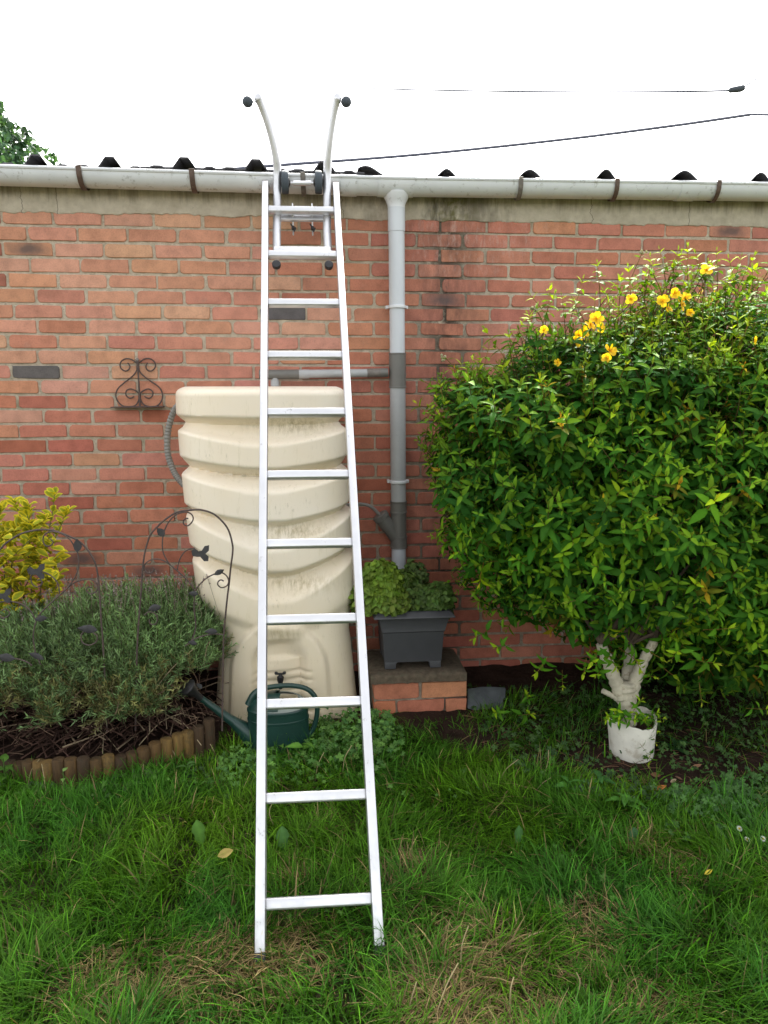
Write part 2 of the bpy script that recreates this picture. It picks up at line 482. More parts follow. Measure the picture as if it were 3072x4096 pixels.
def soil_fn(t, b):
    n1 = noise(t, 9, 7, 0.7)
    n2 = noise(t, 70, 6, 0.75)
    c = mix(t, ramp(t, n1, [(0.35, 0.0), (0.65, 1.0)]), (0.024, 0.014, 0.010), (0.058, 0.034, 0.024))
    c = mix(t, ramp(t, n2, [(0.58, 0.0), (0.7, 0.8)]), c, (0.10, 0.065, 0.045))
    t.links.new(c, b.inputs['Base Color'])
    b.inputs['Roughness'].default_value = 0.98
    b.inputs['Specular IOR Level'].default_value = 0.1
    bump(t, b, math_(t, 'ADD', n1, n2), 1.0, 0.02)
M_SOIL = mat('soil', soil_fn)
def lawn_fn(t, b):
    n1 = noise(t, 3.0, 6, 0.65)
    n2 = noise(t, 60, 6, 0.75)
    c = mix(t, ramp(t, n1, [(0.35, 0.0), (0.65, 1.0)]), (0.030, 0.042, 0.015), (0.075, 0.062, 0.032))
    c = mix(t, ramp(t, n2, [(0.55, 0.0), (0.7, 0.7)]), c, (0.14, 0.11, 0.055))
    t.links.new(c, b.inputs['Base Color'])
    b.inputs['Roughness'].default_value = 0.98
    b.inputs['Specular IOR Level'].default_value = 0.1
    bump(t, b, math_(t, 'ADD', n1, n2), 1.0, 0.02)
M_LAWN = mat('lawn_thatch', lawn_fn)
def leaf_mat(name, trans=0.26, rough=0.58, spec=0.20, sat=1.0):
    def fn(t, b):
        at_ = N(t, 'ShaderNodeAttribute', attribute_name='Col')
        oi = N(t, 'ShaderNodeObjectInfo')
        c = mix(t, 1.0, at_.outputs['Color'], oi.outputs['Color'], 'MULTIPLY')
        c = mix(t, 1.0, c, ramp(t, noise(t, 45, 3), [(0.3, 0.82), (0.7, 1.08)]), 'MULTIPLY')
        t.links.new(c, b.inputs['Base Color'])
        b.inputs['Roughness'].default_value = rough
        b.inputs['Specular IOR Level'].default_value = spec
        tr = N(t, 'ShaderNodeBsdfTranslucent')
        tc = mix(t, 1.0, c, (1.25, 1.3, 0.55), 'MULTIPLY')
        t.links.new(tc, tr.inputs['Color'])
        ms = N(t, 'ShaderNodeMixShader')
        ms.inputs[0].default_value = trans
        t.links.new(b.outputs[0], ms.inputs[1]); t.links.new(tr.outputs[0], ms.inputs[2])
        t.links.new(ms.outputs[0], t.nodes['Material Output'].inputs['Surface'])
    return mat(name, fn)
M_LEAF = leaf_mat('shrub_leaf', 0.26, 0.66, 0.10)
M_LEAFM = leaf_mat('matt_leaf', 0.25, 0.6, 0.3)
M_GRASS = leaf_mat('grass_blade', 0.34, 0.55, 0.14)
M_DRY = leaf_mat('dry_stem', 0.08, 0.85, 0.15)
M_PETAL = leaf_mat('yellow_petal', 0.35, 0.55, 0.3)

# ------------------------------------------------------------------ ground
LOGP = catmull([(-1.62, -0.88, 0), (-1.42, -0.93, 0), (-1.198, -0.967, 0), (-0.923, -1.055, 0), (-0.662, -0.976, 0), (-0.393, -0.852, 0), (-0.375, -0.82, 0)], 12)
LX = np.array([p.x for p in LOGP]); LY = np.array([p.y for p in LOGP])
def bed_front(x):
    return np.interp(x, LX, LY)
def soil_line(x):                       # where the lawn gives way to bare soil, right half
    return np.interp(x, [-0.4, 0.3, 0.6, 0.81, 1.118, 1.5, 1.95, 2.6], [-0.78, -0.70, -0.84, -1.06, -1.26, -1.42, -1.50, -1.5])
gx = np.concatenate([[-60, -20, -6], np.linspace(-2.6, 3.6, 125), [7, 20, 60]])
gy = np.concatenate([[-60, -20, -7], np.linspace(-3.6, 0.1, 76), [3, 10, 60]])
GX, GY = np.meshgrid(gx, gy)
def ground_z(x, y):
    near = np.clip(1 - np.maximum(np.abs(x - 0.5) - 3, 0), 0, 1) * np.clip(1 - np.maximum(np.abs(y + 1.7) - 1.9, 0), 0, 1)
    z = (vnoise(x, y, 3.1, 1) - 0.5) * 0.028 + (vnoise(x, y, 9, 2) - 0.5) * 0.018
    return z * near
GZ = ground_z(GX, GY)
nx, ny = len(gx), len(gy)
vv = np.stack([GX.ravel(), GY.ravel(), GZ.ravel()], 1)
ff = []
for j in range(ny - 1):
    for i in range(nx - 1):
        a = j * nx + i
        ff.append((a, a + 1, a + nx + 1, a + nx))
g = G(); g.add(vv, ff)
tag(g.obj('lawn', M_LAWN), kind='structure')
# bare soil under the shrub and along the wall: a sheet a few millimetres above the lawn sheet
g = G(); sx = np.linspace(-0.36, 3.4, 76); rows = 26
sv = []
for x in sx:
    y0 = float(soil_line(x)) + (vnoise(x, 0, 6, 5) - 0.5) * 0.12
    for j in range(rows):
        y = y0 + (0.02 - y0) * j / (rows - 1)
        z = float(ground_z(x, y)) + 0.006 + 0.012 * min(1, j / 4) + (vnoise(x, y, 22, 9) - 0.5) * 0.016 * min(1, j / 3)
        sv.append((x, y, z))
sf = [(i * rows + j, (i + 1) * rows + j, (i + 1) * rows + j + 1, i * rows + j + 1) for i in range(len(sx) - 1) for j in range(rows - 1)]
g.add(sv, sf)
tag(g.obj('soil', M_SOIL), kind='structure')
# raised bed soil behind the log edging
g = G(); sx = np.linspace(-1.6, -0.38, 40); sv = []
for x in sx:
    y0 = float(bed_front(x)) + 0.02
    for j in range(16):
        y = y0 + (0.02 - y0) * j / 15
        sv.append((x, y, 0.055 + (vnoise(x, y, 12, 3) - 0.5) * 0.03))
sf = [(i * 16 + j, (i + 1) * 16 + j, (i + 1) * 16 + j + 1, i * 16 + j + 1) for i in range(len(sx) - 1) for j in range(15)]
g.add(sv, sf)
tag(g.obj('bed_soil', M_SOIL), kind='structure')

# ------------------------------------------------------------------ brick wall
WX0, WX1 = -2.4, 3.6
PITCH_X, PITCH_Z, Z_BED0 = 0.23, 0.071, 2.2607
PHASE = [0.224, 0.104, 0.221, 0.106, 0.229, 0.125, 0.249, 0.121, 0.212, 0.113, 0.217, 0.112, 0.234, 0.121, 0.231, 0.127, 0.245, 0.133, 0.223, 0.110, 0.269, 0.138, 0.282, 0.142, 0.236, 0.125, 0.24, 0.12, 0.235, 0.12, 0.23, 0.115, 0.235, 0.11]
wall = thing('brick_wall', 'long red brick garden wall with pale rough mortar joints', 'wall', (0.5, 0, 0))
g = G()
mv = []; mz = np.linspace(-0.05, 2.36, 120); mx = np.linspace(WX0, WX1, 300)
for z in mz:
    for x in mx:
        mv.append((x, 0.0015 + 0.0035 * vnoise(x, z, 34, 4) + 0.003 * vnoise(x, z, 90, 6), z))
nmx = len(mx)
g.add(mv, [(j * nmx + i, j * nmx + i + 1, (j + 1) * nmx + i + 1, (j + 1) * nmx + i) for j in range(len(mz) - 1) for i in range(nmx - 1)])
g.add([(WX0, 0.2, -0.05), (WX1, 0.2, -0.05), (WX1, 0.2, 2.36), (WX0, 0.2, 2.36)], [(1, 0, 3, 2)])
tag(g.obj('mortar', M_MORTAR, wall), kind='stuff')
def brick_mesh(seed, L=0.2180, Hh=0.0590, depth=0.03):
    r = random.Random(seed)
    pts = []
    for cx, cz, a0 in ((1, -1, -90), (1, 1, 0), (-1, 1, 90), (-1, -1, 180)):
        rad = r.choice([0.003, 0.004, 0.005, 0.008, 0.012, 0.017])
        for k in range(3):
            a = R(a0 + k * 45)
            pts.append((cx * (L / 2 - rad) + rad * math.cos(a) + r.uniform(-.0022, .0018), cz * (Hh / 2 - rad) + rad * math.sin(a) + r.uniform(-.0020, .0018)))
        # an uneven point along the following edge
        if cx == 1 and cz == 1: pts.append((r.uniform(-.05, .05), Hh / 2 + r.uniform(-.0022, .0012)))
        if cx == -1 and cz == -1: pts.append((r.uniform(-.05, .05), -Hh / 2 + r.uniform(-.0012, .0022)))
    n = len(pts)
    vs_ = [(x - math.copysign(.0022, x), 0, z - math.copysign(.0020, z)) for x, z in pts] + [(x, 0.003, z) for x, z in pts] + [(x, depth, z) for x, z in pts]
    fs_ = [tuple(range(n))]
    for b0 in (0, n):
        for k in range(n):
            k2 = (k + 1) % n
            fs_.append((b0 + k2, b0 + k, b0 + n + k, b0 + n + k2))
    return G().add(vs_, fs_)
BR = []
for s in range(18):
    me = brick_mesh(s).mesh('brick', angle=18); me.materials.append(M_BRICK); BR.append(me)
BRB = brick_mesh(77).mesh('burnt_brick', angle=18); BRB.materials.append(M_BURNT)
PAL = [(0.50, 0.228, 0.165), (0.52, 0.255, 0.190), (0.48, 0.205, 0.145), (0.425, 0.158, 0.112), (0.39, 0.138, 0.098), (0.45, 0.180, 0.128), (0.53, 0.285, 0.215), (0.435, 0.175, 0.128), (0.50, 0.232, 0.155)]
PM = np.mean(PAL, 0)
PAL = [tuple(np.array(c) * .95 + PM * .05) for c in PAL]
burn_px = [(85, 801), (620, 680), (955, 647), (1570, 498), (1530, 588), (65, 541), (170, 1214), (330, 1230), (650, 545)]
burn_w = [at(px, py, 0) for px, py in burn_px]
def hidden(x, z):
    px, py = proj((x, 0, z))
    if px < -40 or px > 1700 or py > 1640: return True
    if 470 < px < 690 and py > 905: return True                      # behind the tank
    if py > 1330 and px < 440: return True                             # behind the lavender
    # behind the big shrub
    if px > 1120 and 840 < py < 1330 and px > 1000: return True
    if px > 1330 and 740 < py < 1480: return True
    if px > 1480 and py > 1380: return True
    return False
rest = G()
nvis = 0
rr = random.Random(3)
for r_ in range(34):
    zc = Z_BED0 - PITCH_Z * r_ + PITCH_Z / 2
    if zc < -0.04: break
    k0 = math.floor((WX0 - PHASE[r_]) / PITCH_X)
    for k in range(k0, k0 + 28):
        xc = PHASE[r_] + k * PITCH_X + PITCH_X / 2
        if xc > WX1 - 0.1 or xc < WX0 + 0.1: continue
        light = 0.5 + 0.25 * math.sin(xc * 1.3 + 1) + 0.12 * (zc - 1.2)
        burnt = any(abs(q.x - xc) < 0.116 and abs(q.z - zc) < 0.037 for q in burn_w)
        if hidden(xc, zc):
            b_ = brick_mesh(rr.randrange(10))
            rest.add([(x + xc, y - 0.001, z + zc) for x, y, z in b_.v], b_.f)
            continue
        full = any(abs(q.x - xc) < 0.116 and abs(q.z - zc) < 0.037 for q in burn_w[:2])
        o = bpy.data.objects.new('brick', BRB if (burnt and not full) else rr.choice(BR))
        o.location = (xc + rr.uniform(-.002, .002), rr.uniform(-.003, .0015), zc + rr.uniform(-.0015, .0015))
        o.rotation_euler = (R(rr.uniform(-.6, .6)), R(rr.uniform(-.45, .45)), R(rr.uniform(-.35, .35)))
        o.scale = (rr.uniform(.985, 1.006), 1, rr.uniform(.97, 1.03))
        # left part of the wall has more of the pale salmon bricks
        if xc < -0.1 and rr.random() < 0.62: c = rr.choice([PAL[0], PAL[1], PAL[6], PAL[8], PAL[2]])
        elif xc > 0.2: c = rr.choice([PAL[3], PAL[5], PAL[7], PAL[2], PAL[5]])
        else: c = rr.choice(PAL)
        if burnt: c = PAL[2]
        if full: c = (.115, .105, .105)
        j = rr.uniform(1.02, 1.18)
        kz = min(1, max(0, (1.75 - zc) / .7)); c = (c[0] * (1 - .12 * kz), c[1] * (1 - .24 * kz), c[2] * (1 - .26 * kz))  # bricks darken downwards: the wall's dimmer foot put into the colour
        if zc > 1.6 and xc < -.1: c = tuple(np.array(c) * .7 + np.array([.56, .30, .215]) * .3)  # upper-left bricks paled, veiling glare put into their colour
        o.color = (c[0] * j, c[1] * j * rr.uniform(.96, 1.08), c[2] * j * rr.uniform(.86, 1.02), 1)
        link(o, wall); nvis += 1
ro = rest.obj('brickwork', M_BRICK, wall, angle=18)
ro.color = (0.36, 0.14, 0.095, 1)
tag(ro, kind='stuff')
# rendered concrete band on top, its lower edge ragged over the first course
xs = np.linspace(WX0, WX1, 700)
zlo = 2.3185 + (vnoise(xs, 0, 9, 2) - .5) * .012 + (vnoise(xs, 3, 46, 3) - .5) * .007 + (vnoise(xs, 5, 130, 3) - .5) * .004
g = G(); bv = []
for x, zl in zip(xs, zlo):
    yb = -0.006 + (vnoise(x, 1, 12, 8) - .5) * .004
    bv += [(x, 0.03, zl), (x, yb + .004, zl), (x, yb, zl + .004), (x, yb - .001, (zl + 2.55) / 2), (x, yb, 2.52), (x, 0.19, 2.52)]
g.add(bv, [(i * 6 + k, (i + 1) * 6 + k, (i + 1) * 6 + k + 1, i * 6 + k + 1) for i in range(len(xs) - 1) for k in range(5)])
g.obj('concrete_band', M_CONC, wall, angle=50)

# ------------------------------------------------------------------ roof
roof = thing('corrugated_roof', 'dark corrugated roof sheets showing their ridged ends above the gutter', 'roof', (0.5, 2, 2.5))
def sheet(x0, x1, profile, m, zoff, tilt=0.02):
    g = G(); n = len(profile); ys = (-0.115, 0.0, 5.0)
    vs_ = []
    for k, th in ((0, 0.0), (1, 0.006)):
        for y in ys:
            for (x, z) in profile:
                vs_.append((x, y, z + zoff + (y + .115) * tilt - th))
    fs_ = []
    for s_ in range(2):
        o_ = s_ * 3 * n
        for j in range(2):
            for i in range(n - 1):
                q = (o_ + j * n + i, o_ + j * n + i + 1, o_ + (j + 1) * n + i + 1, o_ + (j + 1) * n + i)
                fs_.append(q if s_ == 0 else q[::-1])
    for i in range(n - 1): fs_.append((i + 1, i, 3 * n + i, 3 * n + i + 1))
    g.add(vs_, fs_)
    return g.obj('roof_sheet', m, roof, angle=30)
def trap_prof(x0, x1, peaks):
    pr = [(x0, 0.0)]
    for p in peaks:
        pr += [(p - .155, .002), (p - .138, .008), (p - .105, .008), (p - .09, .001), (p - .053, .002), (p - .020, .046), (p + .018, .046), (p + .05, .002), (p + .085, .001), (p + .10, .008), (p + .125, .008), (p + .14, .001)]
    return [q for q in pr if x0 <= q[0] <= x1] + [(x1, 0.0)]
def hump_prof(x0, x1, peaks):
    pr = []
    n = int((x1 - x0) / .012)
    for i in range(n + 1):
        x = x0 + (x1 - x0) * i / n
        z = 0.004 * (vnoise(x, 2, 12, 3) - .3)
        for p, h, w in peaks:
            d = abs(x - p) / w
            if d < 1: z = max(z, h * .82 * (0.5 + 0.5 * math.cos(math.pi * d)) ** 0.8)
        pr.append((x, float(z)))
    return pr
pl = [at(p, 350, -.115).x for p in (78, 237, 398, 553)]
st = pl[1] - pl[0]
left_peaks = [pl[0] - 2 * st, pl[0] - st] + pl + [pl[3] + st * 0.98]
ZR = 2.500
xm = (pl[1] + pl[2]) / 2
sheet(WX0, xm, trap_prof(WX0, xm, left_peaks), M_ROOF, ZR)
sheet(xm - .03, 0.30, trap_prof(xm - .03, 0.30, left_peaks), M_ROOF, ZR + .0065)
pr_ = [(at(p, 365, -.115).x, h, w) for p, h, w in ((790, .050, .095), (965, .046, .055), (1145, .054, .075), (1310, .060, .060), (1480, .064, .090), (1645, .066, .07), (1810, .066, .08), (1980, .066, .08))]
xm2 = at(1225, 370, -.115).x
sheet(0.27, xm2, hump_prof(.27, xm2, pr_), M_ROOFB, ZR - .004)
sheet(xm2 - .03, WX1, hump_prof(xm2 - .03, WX1, pr_), M_ROOFB, ZR + .0025)

# ------------------------------------------------------------------ gutter
gut = thing('rain_gutter', 'pale grey half-round plastic rain gutter under the roof edge', 'gutter', (0.5, -0.1, 2.42))
GY0, GR = -0.088, 0.064
def gz(x): return np.interp(x, [-2.4, 0.42, 3.6], [2.487, 2.476, 2.508])       # rim height
def channel(x0, x1, r, name, n=26, m=M_PVC, th=.003, rim=True):
    g = G(); vs_ = []
    prof = []
    for k in range(15):
        a = math.pi + math.pi * k / 14
        prof.append((math.cos(a) * r, math.sin(a) * r))
    for k in range(15):
        a = 2 * math.pi - math.pi * k / 14
        prof.append((math.cos(a) * (r - th), math.sin(a) * (r - th)))
    L_ = len(prof)
    xs_ = np.linspace(x0, x1, n)
    for x in xs_:
        for (y, z) in prof: vs_.append((x, GY0 + y, float(gz(x)) + z - .004))
    fs_ = [(i * L_ + k, i * L_ + (k + 1) % L_, (i + 1) * L_ + (k + 1) % L_, (i + 1) * L_ + k) for i in range(n - 1) for k in range(L_)]
    fs_ += [tuple(range(L_)), tuple((n - 1) * L_ + k for k in reversed(range(L_)))]
    g.add(vs_, fs_)
    o = g.obj(name, m, gut, angle=50)
    if rim:
        g2 = G()
        g2.tube([(x, GY0 - r + .002, float(gz(x))) for x in xs_], .0085, 8)
        g2.obj('rim_bead', m, o)
    return o
def gx_(px): return at(px, 400, GY0 - GR).x
outx = gx_(857)
channel(WX0, gx_(745), GR, 'gutter_section')
channel(gx_(745) - .002, gx_(822), GR - .0005, 'gutter_section')
channel(gx_(890), gx_(1490), GR, 'gutter_section')
channel(gx_(1490) + .001, WX1, GR, 'gutter_section')
channel(gx_(736), gx_(772), GR + .004, 'union', 4)
channel(gx_(818), gx_(896), GR + .004, 'outlet', 6)
channel(gx_(1474), gx_(1512), GR + .004, 'union', 4)
for px, w, m in ((172, .024, M_STRAP), (415, .024, M_STRAP), (654, .022, M_STRAPG), (1124, .022, M_STRAPG), (1332, .022, M_STRAP), (1552, .022, M_STRAP)):
    x = gx_(px); g = G(); vs_ = []
    zr = float(gz(x))
    path = [(GY0 - GR - .001, zr + .014), (GY0 - GR - .012, zr + .011)] + [(GY0 + math.cos(a) * (GR + .0085), zr - .004 + math.sin(a) * (GR + .0085)) for a in [math.pi + math.pi * k / 12 for k in range(13)]] + [(-.012, zr + .04)]
    for i, (y, z) in enumerate(path):
        t_ = i / len(path)
        for dx in (-w / 2, w / 2): vs_.append((x + dx + .012 * t_ ** 1.2, y, z))
    nP = len(path)
    vs_ += [(a, b + .0025 * (1 if i // 2 < nP // 2 else -1), c - .002) for i, (a, b, c) in enumerate(vs_)]
    fs_ = []
    for i in range(nP - 1):
        a = 2 * i; b_ = 2 * nP + a
        fs_ += [(a, a + 1, a + 3, a + 2), (b_, b_ + 2, b_ + 3, b_ + 1), (a, a + 2, b_ + 2, b_), (a + 1, b_ + 1, b_ + 3, a + 3)]
    fs_ += [(0, 2 * nP, 2 * nP + 1, 1)]
    g.add(vs_, fs_)
    g.obj('bracket', m, gut)

# ------------------------------------------------------------------ downpipe
dp = thing('downpipe', 'grey plastic downpipe with dark couplings running down the brick wall', 'downpipe', (0.47, -0.075, 0.35))
PY = -0.078
def dpx(z): return float(np.interp(z, [0.3, 2.42], [0.4755, 0.4540]))
def zpy(py): return at(858, py, PY - .03).z
def pipe(z0, z1, r, m, name='pipe', parent=dp, lip=False):
    pr = [(r, 0), (r, z1 - z0)]
    if lip: pr = [(r + .002, 0), (r + .002, .006), (r, .008), (r, z1 - z0 - .008), (r + .002, z1 - z0 - .006), (r + .002, z1 - z0)]
    a = Vector((dpx(z0), PY, z0)); b = Vector((dpx(z1), PY, z1))
    M_ = (b - a).to_track_quat('Z', 'Y').to_matrix()
    return G().lathe(pr, a, 28, M_).obj(name, m, parent)
z = zpy
ztop = float(gz(outx))
# conical outlet throat under the gutter
G().lathe([(.066, ztop - .050), (.064, ztop - .062), (.050, ztop - .088), (.0425, ztop - .105), (.0425, ztop - .118)], (dpx(2.4), PY, 0), 28).obj('outlet_funnel', M_PVC, dp)
pipe(z(498), ztop - .110, .0415, M_PVC_CLEAN, 'socket', lip=False)
pipe(z(663), z(496), .039, M_PVC_CLEAN)
pipe(z(764), z(663), .0375, M_PVC_CLEAN)
c1 = pipe(z(838), z(762), .0415, M_PVCD, 'coupling', lip=True)
pipe(z(812), z(806), .0428, M_PVCD, 'seam_ring', parent=dp)
pipe(z(1040), z(836), .039, M_PVC_WORN)
pipe(z(1092), z(1038), .0385, M_PVC_WORN)
pipe(z(1110), z(1084), .0415, M_PVCD, 'coupling', lip=True)
pipe(z(1162), z(1108), .0400, M_PVCD, 'branch_body')
pipe(z(1186), z(1160), .0420, M_PVCD, 'coupling', lip=True)
pipe(0.02, z(1184), .0375, M_PVC_CLEAN)
for py in (662, 1042):
    zc = z(py); g = G()
    c_ = (dpx(zc), PY, zc - .008)
    g.lathe([(.0405, 0), (.0455, .002), (.0465, .008), (.0455, .014), (.0405, .016)], c_, 28)
    for s_ in (-1, 1):
        g.lathe([(.004, -.008), (.007, -.006), (.007, .006), (.004, .008)], (dpx(zc) + s_ * .049, PY + .012, zc), 10)
        g.box((dpx(zc) + s_ * .047, PY + .03, zc), (.012, .05, .012))
    g.obj('pipe_clip', M_PVC, dp)
# slanting branch with ribbed cap
a = at(862, 1170, PY); b = at(817, 1108, PY - .01)
g = G(); g.tube([a, a.lerp(b, .80)], [.034, .0345], 24)
br = g.obj('branch', M_PVCD, dp)
g = G(); g.tube([a.lerp(b, .50), a.lerp(b, .80)], [.0375, .0375], 24); g.obj('collar', M_PVCD, br)
d_ = (b - a).normalized(); M_ = d_.to_track_quat('Z', 'Y').to_matrix()
g = G()
pr = []
n_ = 56
for (r0, zz) in ((.036, 0), (.040, .002), (.040, .024), (.034, .028), (.012, .028)):
    pr.append((r0, zz))
vs_, fs_ = [], []
for (r0, zz) in pr:
    for k in range(n_):
        rr_ = r0 + (.0018 if (k % 2 and .03 < r0 and .001 < zz < .026) else 0)
        vs_.append(a.lerp(b, .80) + M_ @ Vector((rr_ * math.cos(2 * math.pi * k / n_), rr_ * math.sin(2 * math.pi * k / n_), zz)))
for i in range(len(pr) - 1):
    for k in range(n_): fs_.append((i * n_ + k, i * n_ + (k + 1) % n_, (i + 1) * n_ + (k + 1) % n_, (i + 1) * n_ + k))
fs_.append(tuple((len(pr) - 1) * n_ + k for k in range(n_)))
g.add(vs_, fs_); g.obj('ribbed_cap', M_PVCD, br, angle=20)
capc = a.lerp(b, .80) + d_ * .028
# level overflow pipe to the tank
op = thing('overflow_pipe', 'thin grey horizontal pipe from downpipe to cream water tank', 'pipe', at(700, 808, PY - .02))
ya = PY - .012
G().tube([at(644, 808, ya), at(795, 806, ya)], .0205, 20).obj('pale_pipe', M_PVC_WORN, op)
G().tube([at(636, 808.5, ya), at(668, 808, ya)], .0225, 20).obj('tape_wrap', M_PVC_WORN, op)
G().tube([at(560, 809, ya), at(646, 808.5, ya)], .0235, 20).obj('dark_pipe', M_PVCD, op)
G().tube([at(793, 806, ya), at(826, 805.5, ya)], .0222, 20).obj('tape_wrap', M_STRAPG, op)
G().tube([at(822, 805.5, ya), at(838, 805, ya)], [.0235, .0215], 20).obj('pipe_end', M_PVCD, op)
g = G(); q = at(594, 822, ya)
g.tube([at(594, 812, ya), at(594, 850, ya)], .0165, 16)
g.tube([at(594, 821, ya), at(594, 834, ya)], .021, 16)
g.obj('drop_fitting', M_PVC_WORN, op)

# ------------------------------------------------------------------ water tank
tank = thing('water_tank', 'tall cream plastic rainwater tank with wavy moulded ridges', 'water tank', (-0.18, -0.33, 0))
TY, TB = -0.335, 0.272
KEYS = [(1.519, 1.517, 1.1), (1.514, 1.512, .50), (1.504, 1.502, .15), (1.488, 1.487, 0.0), (1.390, 1.398, 0.0), (1.378, 1.386, .35), (1.352, 1.362, 1.0), (1.302, 1.337, .62), (1.265, 1.318, 0.0), (1.172, 1.212, 0.0), (1.160, 1.200, .30), (1.131, 1.163, 1.0), (1.127, 1.159, 1.18), (1.122, 1.155, .85), (1.060, 1.123, 0.0), (.938, .997, 0.0), (.927, .984, .35), (.903, .960, 1.0), (.856, .944, .62), (.802, .925, 0.0), (.708, .806, 0.0), (.697, .790, .35), (.672, .763, 1.0), (.624, .744, .62), (.568, .716, 0.0), (.520, .590, 0.0), (.46, .545, 0.0), (.42, .50, 0.0)]
KEYS = KEYS[::-1]
NZ, NA = 230, 168
vs_ = []
zs = np.concatenate([np.linspace(0.0, .44, 70, endpoint=False), np.linspace(.44, 1.519, NZ - 70)])
kc = np.array([k[0] for k in KEYS]); ks = np.array([k[1] for k in KEYS]); ki = np.array([k[2] for k in KEYS])
def sstep(x, a, b):
    t = np.clip((x - a) / (b - a), 0, 1); return t * t * (3 - 2 * t)
def smooth_interp(x, xp, fp):
    i = np.clip(np.searchsorted(xp, x) - 1, 0, len(xp) - 2)
    t = np.clip((x - xp[i]) / (xp[i + 1] - xp[i]), 0, 1)
    m = np.gradient(fp, xp) * 0
    t = t * .7 + .3 * (t * t * (3 - 2 * t))
    return fp[i] * (1 - t) + fp[i + 1] * t
for z in zs:
    for k in range(NA):
        th = 2 * math.pi * k / NA
        c_, s_ = math.cos(th), math.sin(th)
        ux = math.copysign(abs(c_) ** (2 / 4.2), c_); uy = math.copysign(abs(s_) ** (2 / 3.0), s_)
        u = abs(ux)
        zb = z
        keys = kc + (ks - kc) * 1.18 * np.clip(abs(ux - .04) / .95, 0, 1) ** 1.35
        keys_ok = np.maximum.accumulate(keys)
        ins = float(smooth_interp(zb, keys_ok, ki))
        hw = float(np.interp(z, [0, .44, .60, .9, 1.2, 1.5], [.338, .300, .362, .374, .377, .374]))
        # diagonal shoulder where the ridged upper body narrows into the foot
        sh = sstep(z, .39 + .0 * u, .60)
        hwb = float(np.interp(z, [0, .5], [.338, .292]))
        hw = hwb + (float(np.interp(z, [.4, .60, .9, 1.2, 1.5], [.352, .366, .374, .377, .375])) - hwb) * float(sh)
        vfront = sstep(z - .13 * (u ** 1.6) , .40, .47)
        dep = TB * (0.93 + .07 * float(vfront))
        if z < .12: dep *= 1 + .03 * (1 - z / .12)
        d_in = .040 * ins
        top = 0.0
        x = float(np.interp(z, [0, .42, .62, .87, 1.05, 1.25, 1.42], [-.102, -.104, -.140, -.160, -.171, -.180, -.188])) + ux * (hw - d_in * .85)
        y = TY + uy * (dep - d_in * 1.75)
        if s_ < 0 and z < .60:
            X = x + .130; Zt = z
            # raised arch panel, hollow and small inner arch round the tap
            def arch(w, zt, soft):
                e = math.sqrt((X / w) ** 2 + (max(0, Zt - (zt - w * 1.05)) / (w * 1.05)) ** 2)
                return 1 - sstep(e, 1 - soft, 1)
            y -= float(arch(.212 + .03 * (1 - Zt / .5), .498, .09)) * .024
            y += float(arch(.130, .425, .34)) * .042 * (1 if Zt > .12 else sstep(Zt, .02, .12))
            y -= float(arch(.082, .335, .22)) * .018 * float(sstep(Zt, .10, .16))
            for (xa, xb, zr) in ((-.125, .150, .250), (-.13, .155, .212), (-.135, .16, .160), (-.14, .165, .118), (-.145, .17, .066)):
                if abs(X - .015) > .045 and xa < X < xb:
                    e = abs(Zt - zr - .04 * X)
                    y += .012 * max(0, 1 - e / .011) * float(sstep(min(X - xa, xb - X), 0, .03))
        vs_.append((x, y, z))
g = G()
nzs = len(zs)
fs_ = [(i * NA + k, i * NA + (k + 1) % NA, (i + 1) * NA + (k + 1) % NA, (i + 1) * NA + k) for i in range(nzs - 1) for k in range(NA)]
fs_ += [tuple((nzs - 1) * NA + k for k in range(NA)), tuple(reversed(range(NA)))]
g.add(vs_, fs_)
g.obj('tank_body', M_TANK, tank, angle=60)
# tap
tp = at(606, 1462, -.598)
g = G()
g.tube([tp + Vector((0, .035, 0)), tp + Vector((0, -.025, 0))], .0105, 12)
g.lathe([(.008, -.030), (.010, -.022), (.015, -.004), (.015, .010), (.009, .014), (.007, .022)], tp + Vector((0, -.025, 0)), 14)
g.tube([tp + Vector((0, -.025, -.018)), tp + Vector((0, -.03, -.045))], [.008, .0085], 12)
tap = g.obj('tap', M_BLACK, tank)
g = G()
g.box(tp + Vector((0, -.025, .024)), (.034, .012, .007))
for s_ in (-1, 1): g.lathe([(.004, -.006), (.008, -.004), (.008, .005), (.004, .007)], tp + Vector((s_ * .018, -.025, .027)), 10)
g.obj('tap_handle', M_BLACK, tap, bevel=.002)
# hoses
def ribbed_hose(name, pts, r, label, m, dr=.0012, n=14):
    c_ = catmull(pts, 26)
    rs = [r + (dr if (i // 2) % 2 else -dr) for i in range(len(c_))]
    g = G(); g.tube(c_, rs, n)
    return tag(g.obj(name, m, angle=20), label, 'hose')
ribbed_hose('corrugated_hose', [at(398, 868, -.28), at(378, 884, -.25), at(364, 925, -.23), at(362, 975, -.23), at(374, 1015, -.24), at(392, 1042, -.26), at(416, 1062, -.28)], .0145, 'ribbed grey overflow hose curling out of the tank side', M_HOSE)
g = G(); g.tube(catmull([capc - d_ * .01, at(802, 1095, PY - .02), at(780, 1089, -.12), at(755, 1090, -.18), at(725, 1092, -.22)], 8), .0085, 12)
tag(g.obj('inlet_hose', M_HOSE), 'short smooth grey hose between downpipe branch and tank', 'hose')

